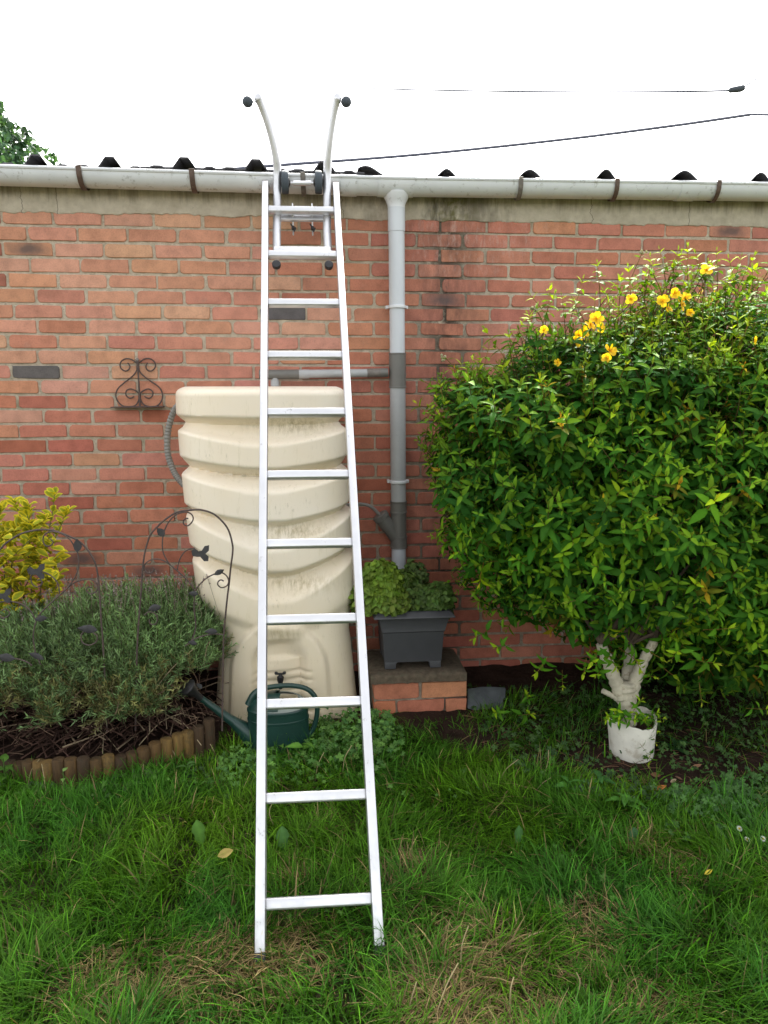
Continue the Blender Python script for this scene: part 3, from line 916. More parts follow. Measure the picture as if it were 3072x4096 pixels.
# ------------------------------------------------------------------ ladder
P0 = Vector((-.143, -.2475, 2.299))
el_, az_, LW, ang_, tl_ = .901, .009, .293, -.019, .002
ld = Vector((math.sin(az_) * math.cos(el_), -math.cos(el_) * math.cos(az_), -math.sin(el_))).normalized()
lr = Vector((math.cos(ang_) * math.cos(tl_), math.sin(ang_) * math.cos(tl_), math.sin(tl_))).normalized()
ln = lr.cross(ld) * -1
if ln.z < 0: ln = -ln
ML = Matrix((lr, ln, ld)).transposed()         # local x across, y out of the ladder face, z down the slope
def LP(x, y, z_): return P0 + lr * x + ln * y + ld * z_
lad = thing('aluminium_ladder', 'long aluminium roof ladder leaning against the gutter with wheeled hook', 'ladder', (0.02, -2.06, 0))
foot = (P0.z + .004) / math.sin(el_)
for x, top in ((-.0145, -.165), (LW + .0145, -.165)):
    g = G(); L_ = foot - top - .012
    g.box(LP(x, 0, top + L_ / 2), (.028, .062, L_), ML)
    rail = g.obj('rail', M_ALU, lad, bevel=.004)
    g = G(); g.box(LP(x, 0, foot - .008), (.031, .066, .026), ML); g.obj('rubber_foot', M_BLACK, rail, bevel=.003)
    g = G(); g.box(LP(x, .0, top - .002), (.026, .060, .006), ML); g.obj('end_cap', M_STRAPG, rail, bevel=.002)
for i in range(11):
    g = G(); c_ = LP(LW / 2, .004, .28 * i)
    # flat-topped rung, level treads turned a little against the slope
    Mr = ML @ Matrix.Rotation(R(8), 3, 'X')
    g.box(c_, (LW + .004, .030, .031), Mr)
    g.obj('rung', M_ALU, lad, bevel=.006, seg=3)
# roof hook bolted behind the two top rungs
hook = None
def ladz(py, yo=0.0):                            # distance down the ladder for a photo row at its middle
    best = min(((abs(proj(LP(LW / 2, yo, t / 400))[1] - py), t / 400) for t in range(-140, 300)))
    return best[1]
zA, zB = ladz(556, -.030), ladz(372, -.030)
tubes = []
for s_, pxs in ((-1, [(599, 378), (597, 345), (591, 310), (581, 272), (569, 238), (559, 214), (555, 207)]), (1, [(707, 378), (708, 345), (711, 310), (716, 272), (722, 238), (728, 214), (730, 208)])):
    xl = LW / 2 + s_ * .112
    z1 = ladz(500, -.030)
    low = [LP(xl, -.030, zA), LP(xl, -.030, (zA + z1) / 2), LP(xl, -.030, z1)]
    mid = [at(599 if s_ < 0 else 706.5, 455, -.215), at(598.5 if s_ < 0 else 706.5, 415, -.190)]
    ups = [at(px, py, -.186 - .012 * k) for k, (px, py) in enumerate(pxs)]
    pts = catmull(low + mid + ups, 6)
    rs = [.0185] * (len(pts) - 5) + [.0182, .0176, .0165, .0135, .0085]
    g = G(); g.tube(pts, rs, 18)
    ht = g.obj('hook_tube', M_ALU, lad)
    tip = ups[-2]
    kn = at(535 if s_ < 0 else 748, 220, tip.y)
    g = G(); g.tube([tip + Vector((0, 0, -.012)), kn], .004, 8); g.obj('knob_pin', M_ALU, ht)
    g = G()
    g.lathe([(.007, -.023), (.016, -.019), (.0222, -.010), (.0238, 0), (.0222, .010), (.016, .019), (.007, .023)], kn, 20, Matrix.Rotation(R(90), 3, 'X'))
    g.obj('rubber_knob', M_RUBBER, ht)
    # black end cap seen below the second rung
    g = G(); bc = LP(xl, .010, ladz(572, .010))
    g.lathe([(.012, -.012), (.0185, -.010), (.019, .006), (.016, .010), (.006, .012)], bc, 20, Matrix.Rotation(R(68), 3, 'X'))
    g.obj('end_plug', M_BLACK, ht)
    # wheel in front of the gutter
    wc = at(616 if s_ < 0 else 688, 394, -.185)
    g = G()
    My = Matrix.Rotation(R(90), 3, 'Y')
    g.lathe([(.020, -.016), (.046, -.016), (.0495, -.013), (.051, -.004), (.051, .004), (.0495, .013), (.046, .016), (.020, .016)], wc, 32, My)
    wh = g.obj('wheel', M_RUBBER, lad)
    g = G(); g.lathe([(.004, -.024), (.009, -.024), (.021, -.0175), (.021, .0175), (.009, .024), (.004, .024)], wc, 20, My); g.obj('wheel_hub', M_BLACK, wh)
w0, w1 = at(600, 396, -.185), at(705, 396, -.185)
G().tube([w0, w1], .0065, 12).obj('axle', M_ALU, lad)
G().tube([at(633, 396, -.185), at(672, 396, -.185)], .0115, 16).obj('axle_sleeve', M_ALU, lad)
g = G(); g.box(LP(LW / 2, -.012, ladz(542, -.012)), (.250, .012, .046), ML); g.obj('cross_plate', M_ALU, lad, bevel=.003)
zC = ladz(471, -.030)
g = G(); g.box(LP(LW / 2, -.030, zC), (.200, .016, .034), ML); g.obj('cross_bar', M_ALU, lad, bevel=.003)
for px in (632, 674):
    b0 = at(px, 447, P0.y); 
    tz = ladz(466); xx = (b0.x - P0.x)
    g = G(); g.tube([LP(xx, .012, -.035), LP(xx, .014, -.012), LP(xx, -.02, .006), LP(xx, -.06, .05), LP(xx, -.055, .090)], .0036, 8)
    bo = g.obj('hook_bolt', M_ALU, lad)
    g = G()
    wn = LP(xx, -.050, .052)
    g.lathe([(.004, -.010), (.008, -.008), (.008, .008), (.004, .010)], wn, 12, ML)
    g.box(wn + ln * .004 + lr * -.006 + ld * -.012, (.006, .006, .026), ML @ Matrix.Rotation(R(25), 3, 'Y'))
    g.box(wn + ln * .004 + lr * .008 + ld * .014, (.006, .006, .026), ML @ Matrix.Rotation(R(-20), 3, 'Y'))
    g.obj('wing_nut', M_BLACK, bo, bevel=.0015)

# ------------------------------------------------------------------ wall ornament
orn = thing('iron_wall_ornament', 'rusty wrought iron scroll ornament hanging on the brick wall', 'ornament', at(300, 880, -.02))
def oc(pts, y=-.018): return catmull([at(232.2 + .08137 * a, 756 + .08137 * b, y) for a, b in pts], 6)
s1 = [(760, 330), (700, 290), (640, 255), (540, 230), (440, 250), (360, 310), (335, 410), (370, 500), (460, 555), (550, 530), (595, 450), (570, 380), (530, 340)]
s1r = [(840, 330), (900, 290), (950, 255), (1050, 225), (1150, 240), (1240, 310), (1275, 400), (1240, 500), (1150, 560), (1060, 530), (1020, 450), (1040, 380), (1070, 340)]
h1 = [(780, 420), (780, 520), (750, 590), (680, 680), (560, 780), (420, 890), (300, 1000), (235, 1110), (220, 1220), (260, 1340), (340, 1440), (430, 1490), (600, 1505), (740, 1470), (810, 1370), (840, 1250), (820, 1150), (740, 1080), (620, 1035), (530, 1060), (485, 1130), (500, 1210), (570, 1270), (640, 1270), (710, 1235)]
h1r = [(830, 420), (840, 520), (870, 590), (960, 690), (1090, 790), (1240, 890), (1370, 990), (1440, 1100), (1465, 1210), (1440, 1330), (1380, 1430), (1290, 1490), (1130, 1505), (980, 1460), (900, 1370), (870, 1250), (880, 1150), (940, 1090), (1060, 1035), (1150, 1060), (1205, 1130), (1190, 1220), (1120, 1275), (1050, 1270), (985, 1230)]
for p_, y_ in ((s1, -.016), (s1r, -.016), (h1, -.016), (h1r, -.016)):
    G().tube(oc(p_, y_), .0034, 8).obj('scroll', M_IRON, orn)
G().tube(oc([(800, 300), (820, 700), (850, 1200), (860, 1500)], -.019), .0042, 8).obj('stem', M_IRON, orn)
G().tube(oc([(800, 330), (805, 430), (812, 540)], -.017), [.007] * 12 + [.004], 8).obj('collar', M_IRON, orn)
G().tube(oc([(845, 1120), (850, 1250), (858, 1400)], -.017), .0062, 8).obj('collar', M_IRON, orn)
q0, q1 = at(232.2 + 9, 756 + .08137 * 1522, -.030), at(232.2 + 122, 756 + .08137 * 1502, -.030)
g = G(); g.box((q0 + q1) / 2, ((q1 - q0).length, .055, .006), Matrix.Rotation(math.atan2(-(q1.z - q0.z), (q1.x - q0.x)), 3, 'Y')); g.obj('shelf_bar', M_IRON, orn, bevel=.001)
q = at(232.2 + .08137 * 790, 756 + .08137 * 262, -.014)
g = G(); g.lathe([(.003, -.008), (.007, -.006), (.0095, 0), (.007, .006), (.003, .008)], q, 14, Matrix.Rotation(R(90), 3, 'X')); g.obj('screw_head', M_STRAPG, orn)

# ------------------------------------------------------------------ log edging
edge = thing('log_edging', 'low curved edging of upright brown half-logs round the lavender bed', 'edging', (-.9, -1.0, 0))
acc = [0.0]
for p, q in zip(LOGP, LOGP[1:]): acc.append(acc[-1] + (q - p).length)
acc = np.array(acc); s_ = 0.10; LOGS = []
for k in range(4):
    g = G(); r = random.Random(k)
    n = 12; prof = [(.0245, -.02), (.0248, .5), (.0245, .955), (.021, .99), (.010, 1.0)]
    vs_, fs_ = [], []
    for (r0, zz) in prof:
        for i in range(n):
            th = 2 * math.pi * i / n
            vs_.append((r0 * math.cos(th) * (1 + r.uniform(-.05, .05)), r0 * math.sin(th) * (1 + r.uniform(-.05, .05)), zz))
    fs_ = [(i * n + j, i * n + (j + 1) % n, (i + 1) * n + (j + 1) % n, (i + 1) * n + j) for i in range(len(prof) - 1) for j in range(n)] + [tuple((len(prof) - 1) * n + j for j in range(n))]
    g.add(vs_, fs_); me = g.mesh('log', angle=50); me.materials.append(M_LOG); LOGS.append(me)
r = random.Random(5)
while s_ < acc[-1] - .03:
    x, y = float(np.interp(s_, acc, LX)), float(np.interp(s_, acc, LY))
    px = proj((x, y, .08))[0]
    ytop = float(np.interp(px, [-60, 0, 100, 200, 270, 330, 400, 430, 465], [1646, 1645, 1641, 1637, 1628, 1606, 1580, 1566, 1548]))
    h = at(px, ytop, y).z + r.uniform(-.006, .004)
    o = bpy.data.objects.new('log', r.choice(LOGS))
    o.location = (x, y, 0)
    o.scale = (r.uniform(.94, 1.04), 1, h)
    o.rotation_euler = (R(r.uniform(-2, 2)), R(r.uniform(-1.5, 1.5)), r.uniform(0, 6))
    o.scale = (1, 1, h)
    b_ = r.choice([(.120, .064, .015), (.075, .039, .010), (.165, .096, .022), (.055, .029, .009), (.095, .050, .012)])
    o.color = (*b_, 1)
    link(o, edge)
    s_ += .0450

# ------------------------------------------------------------------ iron bed arches
def iron_leaf(c, L_, W_, ang, name='iron_leaf', parent=None):
    L_, W_ = L_ * 1.5, W_ * 1.6
    v, f, cc = leaf_tpl(L_, W_, [(0, .06), (.2, .7), (.45, 1), (.75, .65), (1, .05)], .1, .15)
    v = v - np.array([0, L_ / 2, 0])
    a = math.radians(ang)
    vv_ = []
    for x, y, z_ in v:
        vv_.append(Vector((x * math.cos(a) - y * math.sin(a), z_, x * math.sin(a) + y * math.cos(a))) + c)
    g = G(); n = len(vv_)
    vv2 = [p + Vector((0, .0015, 0)) for p in vv_]
    g.add(vv_ + vv2, [tuple(t) for t in f] + [tuple(reversed([i + n for i in t])) for t in f])
    return g.obj(name, M_IRONL, parent)
def arch_panel(label, Y, conv, curves, leaves, butterfly, loc):
    t = thing('iron_arch', label, 'bed arch', loc, 'wrought iron arches in the lavender bed')
    for i, (nm, r0, pts) in enumerate(curves):
        G().tube(catmull([at(*conv(a, b), Y - .004 * (i % 3)) for a, b in pts], 7), r0, 8).obj(nm, M_IRON, t)
    for (a, b, L_, W_, an) in leaves: iron_leaf(at(*conv(a, b), Y - .012), L_, W_, an, 'iron_leaf', t)
    for (a, b, sc) in butterfly:
        c = at(*conv(a, b), Y - .014); g = G()
        outl = [(0, -.012), (.014, -.030), (.030, -.030), (.032, -.012), (.020, -.001), (.034, .012), (.036, .034), (.018, .030), (.006, .012), (-.006, .010), (-.02, .022), (-.034, .012), (-.03, -.008), (-.012, -.012)]
        n = len(outl)
        vs_ = [c + Vector((x * sc, 0, z_ * sc)) for x, z_ in outl] + [c + Vector((x * sc, .002, z_ * sc)) for x, z_ in outl]
        g.add(vs_, [tuple(range(n)), tuple(reversed(range(n, 2 * n)))] + [(k, k + n, (k + 1) % n + n, (k + 1) % n) for k in range(n)])
        g.obj('iron_butterfly', M_IRONL, t)
cb = lambda a, b: (259.2 + .17576 * a, 1069 + .17576 * b)
arch_panel('right-hand wrought iron arch with scrolls and butterfly in front of tank', -.90, cb, [
    ('arch_rod', .0036, [(190, 2900), (205, 2100), (215, 1800), (235, 1500), (265, 1100), (285, 850), (310, 690), (370, 500), (460, 390), (560, 300), (700, 215), (860, 188), (1000, 185), (1150, 235), (1270, 340), (1340, 450), (1380, 600), (1385, 700), (1360, 900), (1340, 1100), (1320, 1250), (1295, 1500), (1275, 1750), (1265, 2200), (1255, 2900)]),
    ('scroll', .0027, [(545, 440), (560, 405), (600, 330), (680, 250), (780, 215), (860, 225), (900, 280), (880, 340), (830, 380), (785, 360), (780, 320), (810, 290), (840, 290)]),
    ('stem', .0027, [(545, 440), (530, 500), (520, 600), (530, 700), (570, 790), (630, 870), (700, 930), (800, 1020), (880, 1110), (920, 1180)]),
    ('scroll', .0027, [(630, 870), (560, 820), (470, 790), (380, 800), (310, 850), (300, 910), (330, 955), (380, 960), (420, 920), (400, 890)]),
    ('scroll', .0025, [(705, 930), (715, 860), (740, 780), (790, 705), (850, 670), (920, 655)]),
    ('scroll', .0027, [(920, 1180), (990, 1090), (1070, 1020), (1170, 970), (1260, 960), (1320, 1010), (1335, 1070), (1310, 1120), (1250, 1140), (1205, 1110), (1205, 1070), (1240, 1045), (1275, 1060)]),
    ('stem', .0027, [(920, 1180), (910, 1400), (930, 1620), (880, 1790), (800, 1860)]),
    ('scroll', .0027, [(1275, 1720), (1150, 1710), (1000, 1740), (880, 1790)]),
    ('scroll', .0025, [(300, 1480), (350, 1440), (430, 1460), (460, 1530), (430, 1590), (370, 1580), (360, 1530)])],
    [(500, 460, .028, .020, 35), (1220, 950, .030, .014, -62), (430, 1390, .036, .020, -75), (1120, 1680, .034, .016, 85), (900, 1215, .026, .014, 80), (890, 1820, .024, .013, 70), (975, 2350, .020, .012, 40)],
    [(985, 725, 1.0)], (-.55, -.9, 0.03))
ca = lambda a, b: (.18226 * a, 1052.9 + .18226 * b)
arch_panel('left-hand wrought iron arch with scrolls in front of yellow variegated bush', -.93, ca, [
    ('arch_rod', .0036, [(-330, 2900), (-320, 2000), (-290, 1400), (-200, 1050), (0, 740), (100, 640), (250, 550), (400, 510), (520, 500), (650, 515), (800, 570), (950, 650), (1060, 770), (1130, 900), (1160, 1050), (1175, 1200), (1190, 1400), (1200, 1600), (1215, 1778), (1240, 2200), (1270, 2900)]),
    ('scroll', .0027, [(900, 740), (870, 680), (820, 610), (720, 545), (610, 525), (530, 560), (510, 630), (540, 690), (600, 690), (630, 650), (600, 615)]),
    ('stem', .0027, [(915, 750), (935, 900), (900, 1040), (800, 1190), (700, 1280), (560, 1410), (460, 1520), (410, 1650), (395, 1778), (420, 1950), (480, 2100)]),
    ('scroll', .0027, [(800, 1190), (900, 1120), (1030, 1090), (1120, 1110), (1160, 1180), (1130, 1240), (1070, 1260), (1025, 1220), (1040, 1185), (1090, 1185)]),
    ('scroll', .0027, [(705, 1275), (690, 1150), (620, 1060), (520, 1005), (430, 1000), (370, 1050), (380, 1140), (440, 1180), (500, 1140), (480, 1095), (440, 1100)]),
    ('scroll', .0027, [(-60, 1370), (100, 1350), (250, 1380), (350, 1450), (425, 1570)]),
    ('scroll', .0025, [(-60, 1480), (0, 1540), (80, 1535), (115, 1490), (70, 1440), (20, 1460)]),
    ('scroll', .0027, [(0, 2080), (60, 2040), (180, 2030), (300, 2060), (380, 2110)]),
    ('scroll', .0027, [(1000, 1700), (960, 1760), (980, 1840), (1060, 1870), (1140, 1830), (1150, 1760), (1100, 1720)])],
    [(915, 690, .036, .021, -5), (490, 1555, .034, .016, -80), (60, 2080 - 60, .05, .022, 80), (1040, 1680, .05, .022, 78), (430, 2000, .04, .016, 60)],
    [(425, 1000, .95), (30, 1290, .9)], (-1.12, -.93, 0.03))

# ------------------------------------------------------------------ lavender
lav = thing('lavender_bush', 'grey-green lavender bush with dry brown stems behind log edging', 'shrub', (-.85, -.5, .06))
def lav_tpl(seed):
    r = np.random.default_rng(seed); ts = []
    L_ = .105
    ts.append(stem_tpl([(0, 0, 0), (.004, .003, L_ * .5), (.002, 0, L_ * .95)], .0011, (.11, .11, .055)))
    n = 17
    for k in range(n):
        t = .12 + .86 * k / n; az = k * 2.4 + r.uniform(-.4, .4); el = r.uniform(.35, .9) + .45 * t
        l = r.uniform(.018, .032) * (1.1 - .35 * t)
        lf = leaf_tpl(l, .0042, [(0, .4), (.4, 1), (1, .1)], .12, .2, (1, 1, 1))
        d = np.array([[math.cos(az) * math.cos(el), math.sin(az) * math.cos(el), math.sin(el)]])
        M = frames(d, [1], 1, rng=r)[0]
        gcol = np.array([.155, .245, .095]) * r.uniform(.75, 1.25)
        if t > .75: gcol = np.array([.225, .345, .140]) * r.uniform(.85, 1.15)
        v, f, c = xf(lf, M, (0, 0, L_ * t))
        ts.append((v, f, c * gcol))
    return join_tpl(ts)
LT = [lav_tpl(s) for s in range(5)]
parts = []
r = np.random.default_rng(21)
domes = [(-.83, -.52, .47, .45, .63), (-.60, -.45, .26, .38, .64), (-1.18, -.57, .38, .42, .56), (-1.5, -.5, .3, .4, .52), (-.50, -.68, .16, .24, .45), (-1.32, -.76, .26, .22, .38), (-1.05, -.82, .18, .18, .33), (-.74, -.80, .20, .16, .36), (-1.40, -.80, .20, .14, .28), (-.92, -.86, .16, .14, .27), (-1.22, -.84, .22, .12, .24), (-.62, -.82, .14, .12, .30)]
pos, nor = [], []
for (cx, cy, rx, ry, zt) in domes:
    n = int(1500 * rx * ry / (.47 * .44)) + 120
    th = r.uniform(0, 2 * np.pi, n); ph = np.arccos(1 - r.uniform(0, 1, n) * .98)
    d = np.stack([np.sin(ph) * np.cos(th), np.sin(ph) * np.sin(th), np.cos(ph)], 1)
    k = r.uniform(.80, 1.0, n)
    p = np.array([cx, cy, .22]) + d * np.array([rx, ry, zt - .22 - .07]) * k[:, None]
    nn = unit(d / np.array([rx, ry, zt - .22]))
    pos.append(p); nor.append(nn)
pos = np.concatenate(pos); nor = np.concatenate(nor)
# keep gaps low at the front, where the bare stems show
low = (pos[:, 2] < .30) & (vnoise(pos[:, 0], pos[:, 2], 9, 4) < .42)
keep = (pos[:, 1] < -.04) & (pos[:, 1] > bed_front(pos[:, 0]) - .05) & (pos[:, 0] < -.36) & ~low & ~((pos[:, 0] > -.60) & (pos[:, 2] < .33) & (pos[:, 1] < -.58))
pos, nor = pos[keep], nor[keep]
ax = nor * .55 + np.array([0, -.08, .62]) + r.normal(size=pos.shape) * .42
M = frames(ax, r.uniform(.85, 1.4, len(pos)), 2, rng=r)
clump = vnoise(pos[:, 0] + pos[:, 1], pos[:, 2], 8, 3)
tint = np.stack([.72 + .5 * clump, .72 + .55 * clump, .75 + .45 * clump], 1) * r.uniform(.8, 1.2, (len(pos), 1))
dead = (pos[:, 2] < .34) & (r.uniform(size=len(pos)) < .55)
tint[dead] *= np.array([1.25, .78, .75])
for k in range(5): parts.append(inst(LT[k], M[k::5], pos[k::5], tint[k::5]))
tag(arr_obj('foliage', parts, M_LEAFM, lav), kind='stuff')
# bare woody stems below
parts = []
for i in range(520):
    x0 = r.choice([-.62, -.78, -.95, -1.12, -1.35, -1.5]) + r.normal() * .05
    y0 = -.52 + r.normal() * .10
    an = r.uniform(-2.9, -.25); ln_ = r.uniform(.16, .46)
    dx, dy = math.cos(an) * ln_, math.sin(an) * ln_ * .85
    y1 = max(y0 + dy, float(bed_front(x0 + dx)) - .03)
    zt = r.uniform(.10, .36)
    if i < 230: zt = r.uniform(.08, .20); y1 = float(bed_front(x0 + dx)) + r.uniform(-.02, .12)
    p0 = (x0, y0, .05); p2 = (min(x0 + dx, -.37), y1, zt)
    p1 = (x0 + dx * .45, y0 + (y1 - y0) * .5, .05 + (zt - .05) * r.uniform(.4, .9) + .02)
    pts = catmull([p0, p1, p2], 4)
    cc = np.array([.085, .048, .036]) * r.uniform(.5, 1.5)
    if r.uniform() < .16: cc = np.array([.30, .23, .15]) * r.uniform(.6, 1.1)
    parts.append(stem_tpl(pts, [r.uniform(.0016, .0034)] * len(pts), cc, 4))
for i in range(260):                                    # short dead side twigs
    p = np.array([r.uniform(-1.5, -.40), 0, r.uniform(.09, .34)]); p[1] = max(-.56 - r.uniform(.05, .45), bed_front(p[0]) + .0)
    d = unit(r.normal(size=3) + np.array([0, -.4, .5])) * r.uniform(.04, .10)
    parts.append(stem_tpl([p, p + d * .5 + r.normal(size=3) * .006, p + d], .0012, np.array([.17, .11, .075]) * r.uniform(.4, 1.5), 3))
tag(arr_obj('dry_stems', parts, M_DRY, lav), kind='stuff')
# faded flower stalks
parts = []
for i in range(260):
    px = r.uniform(-20, 330) if i < 200 else r.uniform(330, 470)
    py1 = np.interp(px, [0, 60, 150, 250, 330, 470], [1330, 1290, 1235, 1240, 1230, 1240]) + abs(r.normal()) * 40
    Y = -.35 - r.uniform(0, .3)
    top = np.array(at(px, py1, Y)); base = top + np.array([r.normal() * .03 + .01, -.02, -r.uniform(.14, .26)])
    cc = np.array([.27, .22, .16]) * r.uniform(.6, 1.2)
    parts.append(stem_tpl([base, (base + top) / 2 + r.normal(size=3) * .006, top], .0009, cc, 3))
    for k in range(9):
        q = top - (top - base) / np.linalg.norm(top - base) * (.004 * k + (0.012 if k > 5 else 0))
        d = unit(r.normal(size=(1, 3))); lf = leaf_tpl(.0075, .005, [(0, .3), (.5, 1), (1, .3)], 0, .2)
        parts.append(xf((lf[0], lf[1], lf[2] * np.array([.30, .24, .22]) * r.uniform(.6, 1.3)), frames(d, [1], 1, rng=r)[0], q))
tag(arr_obj('flower_stalks', parts, M_DRY, lav), kind='stuff')
# thin foxed grass stems through the bush
tall = []
for (pa, pb) in (((455, 1385), (440, 1440)), ((300, 1545), (420, 1400)), ((270, 1640), (180, 1560)), ((300, 1610), (395, 1540)), ((435, 1610), (360, 1545))):
    a_, b_ = np.array(at(*pa, -.92)), np.array(at(*pb, -.80))
    tall.append(stem_tpl(catmull([a_, (a_ + b_) / 2 + np.array([0, 0, .03]), b_], 6), .0018, (.36, .29, .18), 4))
arr_obj('bleached_stems', tall, M_DRY, lav)

# ------------------------------------------------------------------ variegated bush (left edge)
euo = thing('variegated_bush', 'yellow and green variegated bush at the left edge', 'shrub', tuple(at(40, 1400, -.30)))
EL = []
for s in range(4):
    rg = np.random.default_rng(s)
    L_, W_ = .046, .027
    prof = [(0, .12), (.2, .6), (.5, 1), (.78, .78), (1, .10)]
    v, c, f = [], [], []
    for t, w in prof:
        z_ = -.12 * L_ * t * t
        for sgn in (-1, -.58, 0, .58, 1):
            v.append((sgn * w * W_ / 2, t * L_, z_ + abs(sgn) * .22 * w * W_))
            edge_ = abs(sgn) > .9 or t > .95
            base_ = np.array([.90, .74, .05]) if edge_ else np.array([.26, .32, .03])
            if abs(abs(sgn) - .58) < .01: base_ = np.array([.42, .42, .03]) if s != 3 else np.array([.78, .66, .04])
            c.append(base_ * rg.uniform(.85, 1.15))
    for i in range(len(prof) - 1):
        for k in range(4):
            a_ = i * 5 + k
            f += [(a_, a_ + 1, a_ + 6), (a_, a_ + 6, a_ + 5)]
    EL.append(arr_mesh('leaf', np.array(v), np.array(f), np.array(c), M_LEAF, True))
r = np.random.default_rng(8)
sp = []; stems = []
shoots = [[(95, 1190), (112, 1115), (118, 1064)], [(64, 1175), (46, 1122), (32, 1084)], [(112, 1180), (135, 1128), (148, 1104)], [(70, 1150), (60, 1120), (62, 1092)], [(-10, 1150), (0, 1110), (5, 1100)], [(30, 1200), (80, 1150), (100, 1120)]]
for sh in shoots:
    Y = -.42 + r.uniform(-.1, .15)
    pts = catmull([at(a_, b_, Y + .03 * k) for k, (a_, b_) in enumerate(sh)], 6)
    stems.append(stem_tpl(pts, .0022, (.16, .17, .06), 4))
    for k, p in enumerate(pts):
        for s_ in (0, 1):
            a_ = k * 1.57 + s_ * math.pi
            sp.append((np.array(p), np.array([math.cos(a_), math.sin(a_), .9]) + r.normal(size=3) * .2, .85 + .4 * r.uniform()))
for i in range(215):
    u = r.normal(size=2); u /= max(1, np.linalg.norm(u) / 1.25)
    px, py = 52 + u[0] * 58, 1240 + u[1] * 82
    if py < 1150 and px > 100: continue
    if px > 100 and py > 1310: continue
    Y = -.35 - .16 * r.uniform()
    sp.append((np.array(at(px, py, Y)), np.array([r.normal() * .8, -.55, .55]) + r.normal(size=3) * .35, 1.05 + .5 * r.uniform()))
for i in range(9):
    p = at(30 + r.uniform(-30, 60), 1390, -.30); q = at(50 + r.uniform(-50, 60), 1210 + r.uniform(-30, 60), -.38)
    stems.append(stem_tpl([p, p.lerp(q, .5) + Vector((r.normal() * .02, 0, 0)), q], .003, (.12, .11, .05), 5))
p = at(110, 1240, -.5); q = at(170, 1175, -.5)
arr_obj('stems', stems, M_DRY, euo)
extra = []
for i in range(330):
    u = r.normal(size=2); u /= max(1, np.linalg.norm(u) / 1.3)
    px, py = 46 + u[0] * 56, 1245 + u[1] * 80
    if (py < 1160 and px > 110) or (px > 95 and py > 1310): continue
    extra.append((np.array(at(px, py, -.20 - .2 * r.uniform())), np.array([r.normal() * .8, -.4, .5]) + r.normal(size=3) * .4, 1.0 + .5 * r.uniform()))
ep = []
for m_ in range(4):
    ex = extra[m_::4]; me_ = EL[m_]
    tv_ = np.array([v.co[:] for v in me_.vertices]); tf_ = np.array([p.vertices[:] for p in me_.polygons]); tc_ = np.array([d.color[:3] for d in me_.color_attributes['Col'].data])
    ep.append(inst((tv_, tf_, tc_), frames(np.array([e[1] for e in ex]), [e[2] for e in ex], 1, up=(0, -.4, 1), rng=r), np.array([e[0] for e in ex]), np.tile(r.uniform(.6, 1.0, (len(ex), 1)), (1, 3))))
tag(arr_obj('foliage', ep, M_LEAF, euo, True), kind='stuff')
order = r.permutation(len(sp))
for p, d, s_ in [sp[i] for i in order[:300]]:
    o = bpy.data.objects.new('leaf', EL[r.integers(4)])
    o.matrix_world = Matrix.Translation(Vector(p)) @ Matrix(frames(np.array([d]), [s_], 1, up=(0, -.4, 1), rng=r)[0].tolist()).to_4x4()
    k = r.uniform(.75, 1.15); o.color = (k, k, k, 1)
    link(o, euo)

# ------------------------------------------------------------------ watering can
can = thing('watering_can', 'dark green plastic watering can standing before the cream tank', 'watering can', (-.13, -.84, 0))
CY = -.84
cx0 = (at(533, 1580, CY).x + at(670, 1580, CY).x) / 2
aW = (at(670, 1580, CY).x - at(533, 1580, CY).x) / 2
zsh = at(600, 1530, CY).z
g = G()
g.lathe([(.93, -.01), (.97, .0), (.985, .012), (1.0, .014), (1.0, .020), (.985, .022), (.97, zsh * .45), (.955, zsh - .045), (.975, zsh - .043), (.975, zsh - .036), (.955, zsh - .034), (.95, zsh - .004), (.975, zsh - .002), (.975, zsh + .005), (.95, zsh + .008), (.93, zsh + .012)], (0, 0, 0), 48)
g.v = [(cx0 + x * aW, CY + y * aW * .62, z_) for x, y, z_ in g.v]
body = g.obj('can_body', M_CAN, can, angle=25)
# domed front half of the top rising into the handle, open half on the right
g = G(); vs_, fs_ = [], []
NU, NV = 20, 9
for j in range(NV):
    t = j / (NV - 1)
    for i in range(NU):
        a_ = math.pi * .5 + math.pi * i / (NU - 1)
        rr_ = .93 * math.cos(t * math.pi / 2 * .86)
        vs_.append((cx0 + aW * rr_ * math.cos(a_) * 1.0 + aW * .10 * t, CY + aW * .62 * rr_ * math.sin(a_), zsh + .010 + .062 * math.sin(t * math.pi / 2 * .95)))
fs_ = [(j * NU + i, j * NU + i + 1, (j + 1) * NU + i + 1, (j + 1) * NU + i) for j in range(NV - 1) for i in range(NU - 1)]
g.add(vs_, fs_)
g.obj('domed_shoulder', M_CAN, can)
# sloping pale cover with a black disc painted as the shade in its filling opening
g = G(); n = 40; vs_ = []
for (kx, kz) in ((1.0, .0), (.80, .018), (.52, .020)):
    for i in range(n):
        a_ = 2 * math.pi * i / n
        vs_.append((cx0 + aW * .05 + aW * .90 * kx * math.cos(a_) + (aW * .12 if kx < .6 else 0), CY + aW * .60 * kx * math.sin(a_) - (.0 if kx > .6 else -.006), zsh + .012 + kz + .020 * (.5 + .5 * math.sin(a_))))
fs_ = [(j * n + i, j * n + (i + 1) % n, (j + 1) * n + (i + 1) % n, (j + 1) * n + i) for j in range(2) for i in range(n)]
g.add(vs_, fs_)
cov = g.obj('cover', M_CANTOP, can)
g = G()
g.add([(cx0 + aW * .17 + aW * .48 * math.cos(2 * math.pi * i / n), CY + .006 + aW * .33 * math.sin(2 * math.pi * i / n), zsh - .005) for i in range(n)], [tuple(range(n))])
g.obj('hole_shade_disc', M_BLACK, cov)  # black disc standing in for the shaded inside of the can
